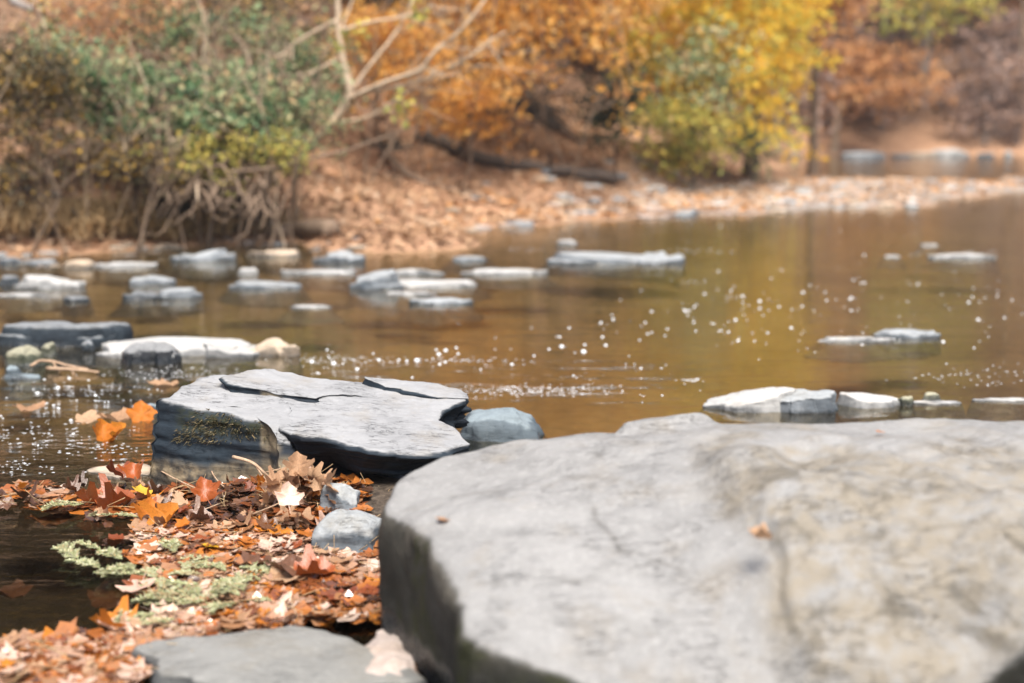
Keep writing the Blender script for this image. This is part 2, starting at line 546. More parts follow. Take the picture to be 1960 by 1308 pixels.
n3 = N.noise(p0, 34, 5, 0.7)
litter = N.ramp(N.math('ADD', N.math('MULTIPLY', n2, 0.5), N.math('MULTIPLY', n3, 0.5)), [(0.33, (0.16, 0.09, 0.055)), (0.47, (0.36, 0.2, 0.12)), (0.58, (0.5, 0.31, 0.19)), (0.7, (0.58, 0.4, 0.26))])
dark_litter = N.mix(0.55, litter, (0.06, 0.04, 0.028))
g = N.n('ShaderNodeNewGeometry')
sx = N.n('ShaderNodeSeparateXYZ', {'Vector': g.outputs['Position']})
zz, yy, xx = sx.outputs['Z'], sx.outputs['Y'], sx.outputs['X']
hillm = N.mr(N.math('ADD', zz, N.math('MULTIPLY', n1, 1.2)), 1.4, 2.3)
land = N.mix(hillm, litter, dark_litter)
bed = N.ramp(N.math('ADD', N.math('MULTIPLY', n1, 0.55), N.math('MULTIPLY', n2, 0.45)), [(0.33, (0.11, 0.08, 0.045)), (0.5, (0.23, 0.17, 0.09)), (0.66, (0.33, 0.255, 0.14))])
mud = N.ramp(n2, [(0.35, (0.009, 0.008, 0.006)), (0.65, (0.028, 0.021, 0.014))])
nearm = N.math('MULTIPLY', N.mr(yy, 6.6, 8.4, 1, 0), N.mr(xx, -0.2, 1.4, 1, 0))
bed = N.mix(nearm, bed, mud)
land = N.mix(N.mr(yy, 7.0, 9.0, 1, 0), land, N.ramp(n3, [(0.35, (0.035, 0.026, 0.02)), (0.65, (0.13, 0.10, 0.075))]))
land = N.mix(N.attr('bar'), land, N.ramp(n3, [(0.33, (0.12, 0.10, 0.085)), (0.5, (0.30, 0.26, 0.235)), (0.68, (0.46, 0.42, 0.39))]))
# ground painted near black for shade under the left bank and in the hollow
hollow_shade = None
for cx_, cy_, cz_, r_ in HOLLOW_SHADE:
    dv_ = N.n('ShaderNodeVectorMath', {0: g.outputs['Position'], 1: (cx_, cy_, cz_)}, operation='DISTANCE').outputs['Value']
    m_ = N.mr(N.math('ADD', dv_, N.mr(n2, 0.3, 0.7, -0.25, 0.25)), r_ * 0.75, r_, 1, 0)
    hollow_shade = m_ if hollow_shade is None else N.math('MAXIMUM', hollow_shade, m_)
land = N.mix(hollow_shade, land, N.ramp(n2, [(0.35, (0.012, 0.009, 0.007)), (0.65, (0.05, 0.035, 0.025))]))
col = N.mix(N.mr(zz, -0.03, 0.02), bed, land)
M['ground'] = N.done(N.principled(col, 0.85, N.bump(N.math('ADD', n2, n3), 0.8, 0.05), 0.2))
go = link('ground', mesh_np('ground', np.stack([X, Y, Z], -1).reshape(-1, 3), [F4], {'bar': sstep(-0.7, 0.3, poly_sd(X, Y, BAR)).ravel() * sstep(0.0, 4.0, X).ravel()}), M['ground'])
tag(go, 'leaf covered river bank and hillside with the brown river bed', 'ground', kind='structure')

# ------------------------------------------------------------------ water
wx = axis([(-155, -20, 15), (-20, 30, 1.0), (30, 155, 15)])
wy = axis([(-56, 0, 7), (0, 50, 1.0), (50, 60, 5)])
WX, WY = np.meshgrid(wx, wy)
nx, ny = len(wx), len(wy)
ii = (np.arange(ny - 1)[:, None] * nx + np.arange(nx - 1)[None]).ravel()
N = NT('water')
g = N.n('ShaderNodeNewGeometry')
sx = N.n('ShaderNodeSeparateXYZ', {'Vector': g.outputs['Position']})
yy, xx = sx.outputs['Y'], sx.outputs['X']
rip1 = N.noise(N.pos((0.8, 2.0, 1)), 2.2, 3, 0.5, 0.4)
rip2 = N.noise(N.pos((1, 2.6, 1), (0, 0, 0.12)), 7, 3, 0.5, 0.6)
rip3 = N.noise(N.pos((1, 2.0, 1), (0, 0, -0.2)), 20, 2, 0.5, 0.8)
# riffle at the left, where the stream runs between the stones
q1 = N.math('ADD', N.math('POWER', N.math('DIVIDE', N.math('ADD', xx, 2.2), 1.25), 2.0), N.math('POWER', N.math('DIVIDE', N.math('SUBTRACT', yy, 6.1), 0.9), 2.0))
rif = N.mr(q1, 0.5, 1.5, 1, 0)
rif = N.math('MULTIPLY', rif, N.mr(N.noise(N.pos(), 2.6, 3), 0.38, 0.6))
q2 = N.mr(N.math('ABSOLUTE', N.math('SUBTRACT', yy, N.math('ADD', 7.35, N.math('MULTIPLY', xx, 0.15)))), 0.25, 0.8, 1, 0)
q2 = N.math('MULTIPLY', q2, N.mr(xx, 0.6, 1.2, 1, 0))
q2 = N.math('MULTIPLY', q2, N.mr(N.noise(N.pos((1, 3, 1)), 1.6, 3), 0.5, 0.62))
rr = N.math('MAXIMUM', rif, N.math('MULTIPLY', q2, 0.7))
h = N.math('ADD', N.math('MULTIPLY', rip1, 0.0055), N.math('MULTIPLY', rip2, 0.0017))
h = N.math('ADD', h, N.math('MULTIPLY', N.math('MULTIPLY', rip2, rr), 0.012))
h = N.math('ADD', h, N.math('MULTIPLY', N.math('MULTIPLY', rip3, rr), 0.0022))
bm = N.n('ShaderNodeBump', {'Height': h, 'Strength': 1.0, 'Distance': 1.0}).outputs[0]
fr = N.n('ShaderNodeFresnel', {'IOR': 1.38, 'Normal': bm}).outputs[0]
gl = N.n('ShaderNodeBsdfGlossy', {'Color': (1, 1, 1, 1), 'Roughness': 0.03, 'Normal': bm}).outputs[0]
tr = N.n('ShaderNodeBsdfTransparent', {'Color': (0.78, 0.71, 0.57, 1)}).outputs[0]
mk = N.ramp(N.noise(N.pos((0.6, 1, 1)), 0.9, 4, 0.55), [(0.35, (0.066, 0.049, 0.025)), (0.65, (0.115, 0.088, 0.045))])
df = N.n('ShaderNodeBsdfDiffuse', {'Color': mk}).outputs[0]
md = N.math('MULTIPLY', N.mr(yy, 6.2, 9.0, 0.0, 0.24), N.mr(N.math('ADD', xx, N.math('MULTIPLY', yy, 0.4)), 0.6, 2.6, 0.5, 1))
body = N.n('ShaderNodeMixShader', {0: md, 1: tr, 2: df}).outputs[0]
M['water'] = N.done(N.n('ShaderNodeMixShader', {0: fr, 1: body, 2: gl}).outputs[0])
wo = link('water', mesh_np('water', np.stack([WX, WY, 0 * WX], -1).reshape(-1, 3), [np.stack([ii, ii + 1, ii + nx + 1, ii + nx], -1)]), M['water'])
tag(wo, 'shallow clear brown river water with small ripples', 'water', kind='structure')


# ------------------------------------------------------------------ rocks
def resample(P, n, smooth=1):
    P = np.asarray(P, float)
    for _ in range(smooth):
        Q = np.empty((2 * len(P), 2))
        R = np.roll(P, -1, 0)
        Q[0::2] = 0.75 * P + 0.25 * R
        Q[1::2] = 0.25 * P + 0.75 * R
        P = Q
    C = np.vstack([P, P[:1]])
    s = np.concatenate([[0], np.cumsum(np.linalg.norm(np.diff(C, axis=0), axis=1))])
    t = np.linspace(0, s[-1], n, endpoint=False)
    return np.stack([np.interp(t, s, C[:, 0]), np.interp(t, s, C[:, 1])], -1)


def slab(outline, ztop, zbot, nth=120, ntop=18, nside=12, rr=0.03, taper=0.0, bulge=0.0, amp=0.01, freq=6.0, strata=0.0, seed=0, center=None, smooth=1, edge_wob=0.0, round_pow=1.0, cuts=None):
    """a stone: top surface over an outline, a rounded lip, side walls down to zbot"""
    O = resample(outline, nth, smooth)
    c = O.mean(0) if center is None else np.asarray(center, float)
    D = O - c
    L = np.linalg.norm(D, axis=1)
    if edge_wob:
        th = np.linspace(0, 2 * PI, nth, endpoint=False)
        wv = fbm(np.stack([np.cos(th) * 3 + seed, np.sin(th) * 3, 0 * th + seed], -1), seed, 4)
        O = c + D * (1 + edge_wob * wv)[:, None]
        D = O - c
        L = np.linalg.norm(D, axis=1)
    rings, sides = [], []
    base_t = np.linspace(0, 1, ntop + 1)[1:]
    lim = 1 - np.minimum(0.85, rr / L)
    for t in base_t:
        xy = c + D * (lim * t)[:, None]
        rings.append(np.column_stack([xy, ztop(xy[:, 0], xy[:, 1])]))
        sides.append(np.zeros(nth))
    ze = ztop(O[:, 0], O[:, 1])
    for a in np.linspace(0, PI / 2, 6)[1:]:
        s = math.sin(a)
        xy = c + D * (lim + (1 - lim) * s)[:, None]
        zt = ztop(xy[:, 0], xy[:, 1])
        rings.append(np.column_stack([xy, zt - rr * (1 - math.cos(a)) ** round_pow]))
        sides.append(np.full(nth, 0.85 * s ** 2))
    z0 = rings[-1][:, 2]
    for k in range(1, nside + 1):
        s = k / nside
        f = 1 + (bulge * math.sin(PI * s) - taper * s) / L
        xy = c + D * f[:, None]
        rings.append(np.column_stack([xy, z0 * (1 - s) + zbot * s]))
        sides.append(np.full(nth, min(1, 0.85 + 2 * s)))
    V = np.vstack([[[c[0], c[1], float(ztop(np.array([c[0]]), np.array([c[1]]))[0])]], np.vstack(rings)])
    S = np.concatenate([[0], np.concatenate(sides)])
    if cuts is not None:
        for n_, d_ in cuts:
            e_ = np.maximum(0, (V - np.array([c[0], c[1], 0])) @ n_ - d_)
            V = V - e_[:, None] * n_ * 0.93
    # relief
    nv = np.stack([fbm(V * freq + 3.1, seed + 1, 4), fbm(V * freq + 9.7, seed + 2, 4), fbm(V * freq + 5.3, seed + 3, 4)], -1)
    V = V + amp * nv * np.array([1, 1, 0.8])
    if strata:
        lay = np.tanh(3.5 * vnoise(np.stack([V[:, 0] * 2.2, V[:, 1] * 2.2, V[:, 2] * 38 + V[:, 0] * 2], -1), seed + 9)) + 0.5 * np.tanh(3 * vnoise(np.stack([V[:, 0] * 5, V[:, 1] * 5, V[:, 2] * 95], -1), seed + 8))
        dv = np.zeros_like(V)
        dd = V[:, :2] - c
        dd /= np.linalg.norm(dd, axis=1)[:, None] + 1e-9
        V[:, :2] += dd * (strata * lay * sstep(0.3, 1.0, S))[:, None]
    nr = len(rings)
    j = np.arange(nth)
    tri = np.stack([np.zeros(nth, int), 1 + j, 1 + (j + 1) % nth], -1)
    i = (1 + np.arange(nr - 1) * nth)[:, None]
    q = np.stack([i + j, i + nth + j, i + nth + (j + 1) % nth, i + (j + 1) % nth], -1).reshape(-1, 4)
    bot = (1 + (nr - 1) * nth + j[::-1])[None]
    return V, tri, q, bot, S


def orient_ccw(P):
    P = np.asarray(P, float)
    a = np.sum(P[:, 0] * np.roll(P[:, 1], -1) - np.roll(P[:, 0], -1) * P[:, 1])
    return P if a > 0 else P[::-1]


def join_slabs(name, parts, extra=None):
    Vs, F3, F4_, FB, S, n = [], [], [], [], [], 0
    for V, t, q, b, s in parts:
        Vs.append(V)
        F3.append(t + n)
        F4_.append(q + n)
        FB.append(b + n)
        S.append(s)
        n += len(V)
    V = np.vstack(Vs)
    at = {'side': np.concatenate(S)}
    if extra:
        at.update(extra(V, at['side']))
    return V, [np.vstack(F3), np.vstack(F4_)] + FB, at


def flat(z):
    return lambda x, y: np.full(np.shape(x), z)


# ---- the slab rock in the middle of the picture
pA, pB, pC = pt(504, 786, 0.30), pt(905, 845, 0.215), pt(860, 735, 0.325)
PL = plane3(pA, pB, pC)


def topf(x, y):
    return PL(x, y) + 0.006 * fbm(np.stack([np.asarray(x) * 3, np.asarray(y) * 9, 0 * np.asarray(x)], -1), 41, 4)


def px_outline(L, fz=PL):
    return orient_ccw([on_plane(a, b, fz)[:2] for a, b in L])


def jag(O, amp, seed, n=200):
    # broken, angular edge: short straight breaks of uneven length
    r = np.random.default_rng(seed)
    O = np.asarray(O, float)
    per = np.linalg.norm(O - np.roll(O, -1, 0), axis=1).sum()
    k = int(per / 0.042)
    Q = resample(O, k * 3, 0)[np.sort(r.choice(k * 3, k, replace=False))]
    Q = Q + r.normal(0, amp * 0.8, Q.shape)
    return resample(Q, n, 0)


main_out = px_outline([(440, 776), (500, 785), (512, 800), (527, 821), (560, 829), (607, 834), (640, 838), (672, 849), (705, 860), (737, 864), (775, 868), (815, 870), (850, 866), (881, 857), (903, 850), (909, 842), (896, 830), (879, 820), (858, 808), (843, 801), (848, 788), (856, 778), (899, 764), (900, 752), (886, 742), (838, 729), (760, 727), (682, 726), (600, 720), (540, 722), (430, 738), (375, 752), (350, 762), (400, 770)])
s1 = slab(jag(main_out, 0.0045, 3, 300), topf, 0.10, 420, 60, 24, 0.018, 0.13, 0.0, 0.005, 9, 0.010, 51, on_plane(660, 790, PL)[:2], 0)
left_out = orient_ccw([pt(*a)[:2] for a in ((301, 790, 0.28), (303, 782, 0.30), (331, 766, 0.315), (360, 750, 0.32), (430, 742, 0.32), (520, 752, 0.31), (560, 790, 0.28), (556, 830, 0.26), (530, 826, 0.27), (512, 806, 0.28), (450, 800, 0.285), (400, 794, 0.29), (350, 789, 0.295), (330, 792, 0.285))])
lzA = plane3(pt(331, 768, 0.312), pt(500, 797, 0.287), pt(430, 745, 0.318))
lcut = [(np.array([-0.45, -0.55, 0.70]), 0.50), (np.array([0.15, -0.8, 0.58]), 0.345), (np.array([-0.8, 0.1, 0.59]), 0.46)]
s2 = slab(jag(left_out, 0.007, 7, 260), lambda x, y: topf(x, y) + 0.003, -0.14, 320, 26, 64, 0.028, -0.02, 0.02, 0.010, 6, 0.005, 63, None, 0, 0, 1.0, [(n_ / np.linalg.norm(n_), d_) for n_, d_ in lcut])
def merge(x, y, p, q, h):
    # how far a loose layer stands proud: full at p, sunk into the slab at q
    a_, b_ = on_plane(*p, PL)[:2], on_plane(*q, PL)[:2]
    d = b_ - a_
    t = ((x - a_[0]) * d[0] + (y - a_[1]) * d[1]) / (d @ d)
    return h * (1 - t)
up_out = px_outline([(419, 731), (427, 723), (443, 715), (480, 707), (518, 704), (560, 707), (600, 711), (660, 718), (700, 722), (740, 730), (730, 742), (660, 748), (600, 753), (560, 749), (520, 750), (480, 744), (440, 740)], lambda x, y: PL(x, y) + 0.03)
s3 = slab(jag(up_out, 0.009, 11, 220), lambda x, y: topf(x, y) + merge(x, y, (430, 728), (690, 750), 0.038) + 0.004 * fbm(np.stack([x * 5, y * 9, 0 * x], -1), 5, 3), 0.22, 320, 34, 14, 0.009, 0.03, 0.0, 0.005, 9, 0.012, 71, None, 0)
rt_out = px_outline([(684, 722), (720, 722), (760, 723), (800, 725), (838, 727), (870, 736), (888, 743), (899, 756), (900, 764), (880, 768), (850, 764), (835, 757), (800, 750), (770, 746), (745, 740), (710, 731)], lambda x, y: PL(x, y) + 0.02)
s4 = slab(jag(rt_out, 0.005, 13, 220), lambda x, y: topf(x, y) + merge(x, y, (740, 735), (900, 768), 0.017) + 0.004, 0.17, 300, 30, 18, 0.007, 0.02, 0.0, 0.005, 9, 0.012, 83, None, 0)
core = orient_ccw([pt(*a)[:2] for a in ((545, 808, 0.26), (600, 800, 0.28), (740, 806, 0.25), (830, 800, 0.25), (860, 770, 0.28), (700, 740, 0.3), (480, 745, 0.3))])
s5 = slab(core, lambda x, y: PL(x, y) - 0.04, -0.12, 140, 12, 20, 0.02, -0.02, 0.0, 0.015, 6, 0.02, 91, None, 1, 0.03)


def main_extra(V, S):
    px, py = proj(V)
    moss = sstep(0.45, 0.9, S) * sstep(330, 350, px) * sstep(515, 490, px) * sstep(768, 778, py) * sstep(850, 815, py) * 0.9
    tanm = sstep(0.5, 1, S) * (sstep(495, 505, px) * sstep(545, 520, px) * sstep(880, 850, py) + 0.9 * sstep(870, 905, py + 20 * fbm(V * 6, 4, 3)) * sstep(600, 560, px))
    return {'moss': moss, 'tan': np.clip(tanm, 0, 1), 'crack': np.zeros(len(V))}


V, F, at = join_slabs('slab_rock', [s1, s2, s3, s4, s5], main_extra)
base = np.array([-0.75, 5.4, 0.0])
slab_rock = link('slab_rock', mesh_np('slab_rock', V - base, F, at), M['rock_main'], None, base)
tag(slab_rock, 'large layered grey slate slab with a mossy left face and dark hollow beneath', 'rock')
MAIN_V, MAIN_S = V, at['side']

# moss on its left face
rg = np.random.default_rng(5)
px, py = proj(V)
nn = 0.5 + 0.5 * fbm(V * 11, 8, 3)
okm = (MAIN_S > 0.5) & (px > 335) & (px < 512) & (py > 772 + (px - 335) * 0.1) & (py < 850 - 0.05 * (px - 335)) & (nn > 0.42)
okm[len(s1[0]) + len(s2[0]):] = False
okm[:len(s1[0])] = False
idx = np.where(okm)[0]
mb = MB()
cen = s2[0].mean(0)
for k in rg.choice(idx, 1500):
    p = V[k] + rg.normal(0, 0.006, 3)
    out = p - cen
    out[2] = 0
    out /= np.linalg.norm(out)
    out[2] = -0.1
    d = out + rg.normal(0, 0.5, 3)
    l = rg.uniform(0.006, 0.016)
    s = np.cross(d, rg.normal(size=3))
    s = s / np.linalg.norm(s) * 0.0022
    mb.add([p - s, p + s, p + d * l], [[0, 1, 2]], None, rg.random())
link('moss', mb.mesh('moss'), M['moss'], slab_rock, -base)

# ---- big blurred boulder in front
sil = [(712, 985, .36), (728, 950, .385), (772, 912, .41), (850, 872, .44), (950, 850, .465), (1060, 839, .485), (1190, 822, .51), (1330, 806, .53), (1500, 803, .545), (1700, 797, .55), (1960, 800, .54)]
bo = [pt(*a)[:2] for a in sil]
bo = bo + [(1.75, 4.05), (2.2, 3.6)] + [pt(*a)[:2] for a in ((2200, 1230, .30), (1960, 1255, .28), (1780, 1290, .26), (1600, 1312, .24), (1450, 1345, .22), (1250, 1338, .22), (1080, 1290, .235), (960, 1272, .25), (880, 1232, .28), (868, 1140, .32), (800, 1040, .36), (745, 1010, .35))]
bo = orient_ccw(bo)
ctrl = np.array([pt(*a) for a in sil] + [pt(785, 965, .39), pt(795, 1030, .37), pt(868, 1140, .325), pt(875, 1230, .285), pt(1080, 1292, .235), pt(1250, 1296, .23), pt(1450, 1296, .225), pt(1650, 1275, .25), pt(1850, 1230, .28),
                 pt(1000, 950, .44), pt(1000, 1080, .375), pt(1250, 900, .50), pt(1250, 1020, .42), pt(1250, 1150, .33), pt(1500, 880, .53), pt(1550, 1000, .475), pt(1600, 1130, .38), pt(1800, 880, .535), pt(1850, 1000, .49), pt(1850, 1130, .39), pt(1960, 1100, .42)] + [np.array([2.05, 3.4, .45]), np.array([1.9, 2.75, .33]), np.array([1.4, 2.5, .2])])


def tps(C):
    n = len(C)
    d = np.linalg.norm(C[:, None, :2] - C[None, :, :2], axis=-1)
    K = d * d * np.log(d + 1e-9)
    K += np.eye(n) * 0.004
    P = np.column_stack([np.ones(n), C[:, :2]])
    A = np.block([[K, P], [P.T, np.zeros((3, 3))]])
    wv = np.linalg.solve(A, np.concatenate([C[:, 2], np.zeros(3)]))

    def f(x, y):
        x = np.asarray(x, float)
        y = np.asarray(y, float)
        dd = np.hypot(x[..., None] - C[:, 0], y[..., None] - C[:, 1])
        return (dd * dd * np.log(dd + 1e-9)) @ wv[:n] + wv[n] + wv[n + 1] * x + wv[n + 2] * y
    return f


BT = tps(ctrl)
CRK = [[(1120, 905), (1145, 985), (1200, 1045), (1300, 1085), (1400, 1120)], [(1395, 945), (1430, 985), (1478, 1030), (1492, 1085), (1500, 1150), (1525, 1240), (1560, 1290)],
       [(1630, 950), (1690, 1000)], [(1545, 1205), (1620, 1195), (1690, 1205)], [(800, 975), (870, 945), (980, 935), (1080, 880)], [(1000, 1090), (1100, 1110)]]
CRK3 = [np.array([on_plane(a, b, lambda x, y: BT(np.array([x]), np.array([y]))[0])[:2] for a, b in L]) for L in CRK]


def crack_d(x, y):
    d = np.full(np.shape(x), 9.0)
    for L in CRK3:
        for a, b in zip(L[:-1], L[1:]):
            d = np.minimum(d, seg_dist(x, y, a, b))
    return d


def in_px(x, y, z, poly):
    a, b = proj(np.stack([x, y, z], -1))
    return poly_sd(a, b, np.array(poly, float))


TANPOLY = [(1330, 850), (1960, 830), (2300, 850), (2300, 1308), (1530, 1330), (1500, 1150), (1480, 1050), (1400, 960)]


def btop(x, y):
    z = BT(x, y)
    P = np.stack([x, y, 0 * x], -1)
    d = crack_d(x + 0.012 * fbm(P * 8, 3, 3), y + 0.012 * fbm(P * 8, 6, 3))
    tanm = sstep(-40, 40, in_px(x, y, z, TANPOLY))
    z = z - 0.004 * np.exp(-(d / 0.007) ** 2)
    z = z + tanm * (0.026 * fbm(P * 5, 17, 4) + 0.022) + (1 - tanm) * 0.006 * fbm(P * np.array([2.5, 6, 1]), 19, 4)
    # the loose looking cap of stone at the far rim
    cap = in_px(x, y, z, [(1185, 833), (1205, 800), (1330, 775), (1400, 800), (1330, 822), (1240, 832)])
    z = z + 0.028 * sstep(-4, 8, cap)
    # ledge across the top left
    return z


s1 = slab(bo, btop, -0.30, 460, 130, 50, 0.035, 0.07, 0.02, 0.014, 4.5, 0.0, 21, (0.75, 3.3), 1, 0.006)


def front_extra(V, S):
    px, py = proj(V)
    P = V.copy()
    d = crack_d(V[:, 0] + 0.012 * fbm(P * 8, 3, 3), V[:, 1] + 0.012 * fbm(P * 8, 6, 3))
    crack = np.exp(-(d / 0.008) ** 2) * (S < 0.3) * 0.4 * sstep(-0.5, 0.4, fbm(P * 9, 2, 2))
    n = fbm(V * 5, 77, 3)
    tanm = sstep(-40, 60, poly_sd(px, py, np.array(TANPOLY, float)) + 60 * n)
    tanm = np.clip(tanm * (S < 0.5) + 0.3 * sstep(0.2, 0.5, S) * sstep(0.24, 0.36, V[:, 2] + 0.08 * n), 0, 1)
    moss = sstep(0.35, 0.7, S) * sstep(-0.25, 0.25, fbm(V * np.array([9, 9, 3]), 66, 3)) * sstep(0.0, 0.12, V[:, 2]) * (V[:, 0] < 0.45)
    return {'tan': tanm, 'crack': crack, 'moss': moss}


V, F, at = join_slabs('boulder', [s1], front_extra)
base = np.array([0.8, 3.3, 0])
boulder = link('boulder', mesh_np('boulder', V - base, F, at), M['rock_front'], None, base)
tag(boulder, 'huge pale grey and tan boulder filling the lower right foreground', 'boulder')


# ---- every other stone: outline made in place from its width on the photo
def stone(px, py, wpx, hpx, mat, label, z=None, depth=0.6, dome=0.35, tilt=(0, 0), seed=None, amp=None, name='river_rock', group=None, nth=96, taper=-0.02, boxy=0.0, cat='rock', hbase=0.0, facets=3, flare=0.35, rrf=0.28, ledges=None):
    """px,py: middle of the visible foot of the stone; wpx,hpx: its width and height on the photo"""
    seed = seed if seed is not None else int(px * 7 + py * 13)
    ledges = (455 < py < 700 and wpx > 70) if ledges is None else ledges
    r = np.random.default_rng(seed)
    p = pt(px, py, hbase)
    sc_ = p[1] / F_PX
    w_, h_ = wpx * sc_ / 2, hpx * sc_
    dp = w_ * depth
    graze = abs(ray(px, py)[2])
    h_ = max(0.012, (h_ - 2 * dp * graze * 0.75) * (0.5 if 8 < p[1] < 20 and py < 600 else 1.0))
    if 8 < p[1] < 20 and depth <= 0.5 and boxy < 0.9:
        flare = max(flare, 1.1)
    th = np.linspace(0, 2 * PI, 14, endpoint=False)
    e = 2.0 + 3 * boxy
    rad = (np.abs(np.cos(th)) ** e + np.abs(np.sin(th)) ** e) ** (-1 / e)
    rad = rad * (1 + r.uniform(-0.22, 0.16, 14))
    out = np.column_stack([w_ * rad * np.cos(th), dp * rad * np.sin(th)])
    out += np.array([p[0], p[1] + dp * 0.85])
    c = np.array([p[0], p[1] + dp * 0.85])

    def zt(x, y):
        q = ((x - c[0]) / w_) ** 2 + ((y - c[1]) / dp) ** 2
        return hbase + h_ * (1 - dome * np.clip(q, 0, 1.3)) + tilt[0] * (x - c[0]) + tilt[1] * (y - c[1])
    rr = min(rrf * h_ + 0.004, 0.4 * min(w_, dp))
    cuts = []
    for _ in range(facets):
        n_ = np.array([r.normal(0, 1), r.normal(-0.25, 0.8), r.uniform(0.25, 1.3)])
        n_ /= np.linalg.norm(n_)
        ext = abs(n_[0]) * w_ * 0.8 + abs(n_[1]) * dp * 0.8 + n_[2] * (hbase + h_ * 0.8)
        cuts.append((n_, ext * r.uniform(0.62, 0.92)))
    s = slab(out, zt, hbase - 0.10 - 0.3 * h_, nth, 12, 10, rr, -flare * min(h_ + 0.1, w_), 0.0, amp if amp is not None else 0.10 * min(h_ + 0.04, w_), 1.7 / max(w_, 0.05), 0.06 * h_, seed % 9973, c, 1, 0.10, 1.0, cuts)
    parts_ = [s]
    if ledges and w_ > 0.12:
        for q in range(3):
            sg = r.choice([-1, 1])
            c2 = c + np.array([sg * w_ * r.uniform(0.45, 0.8), -dp * r.uniform(0.1, 0.6)])
            w2, d2, h2 = w_ * r.uniform(0.3, 0.6), dp * r.uniform(0.4, 0.8), h_ * r.uniform(0.3, 0.7)
            o2 = c2 + np.column_stack([w2 * np.cos(th), d2 * np.sin(th)]) * (1 + r.uniform(-0.25, 0.2, 14))[:, None]
            tx, ty = r.uniform(-0.15, 0.15, 2)
            parts_.append(slab(o2, lambda x, y, c2=c2, h2=h2, tx=tx, ty=ty: hbase + h2 + tx * (x - c2[0]) + ty * (y - c2[1]), hbase - 0.1 - 0.3 * h_, 60, 8, 8, 0.25 * h2 + 0.003, -0.3 * h2, 0.0, 0.06 * w2, 2.2 / w2, 0.04 * h2, seed % 991 + q, c2, 0, 0.1))
    V, F, at = join_slabs(name, parts_)
    b = np.array([c[0], c[1], hbase])
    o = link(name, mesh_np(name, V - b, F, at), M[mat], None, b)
    return tag(o, label, cat, group)


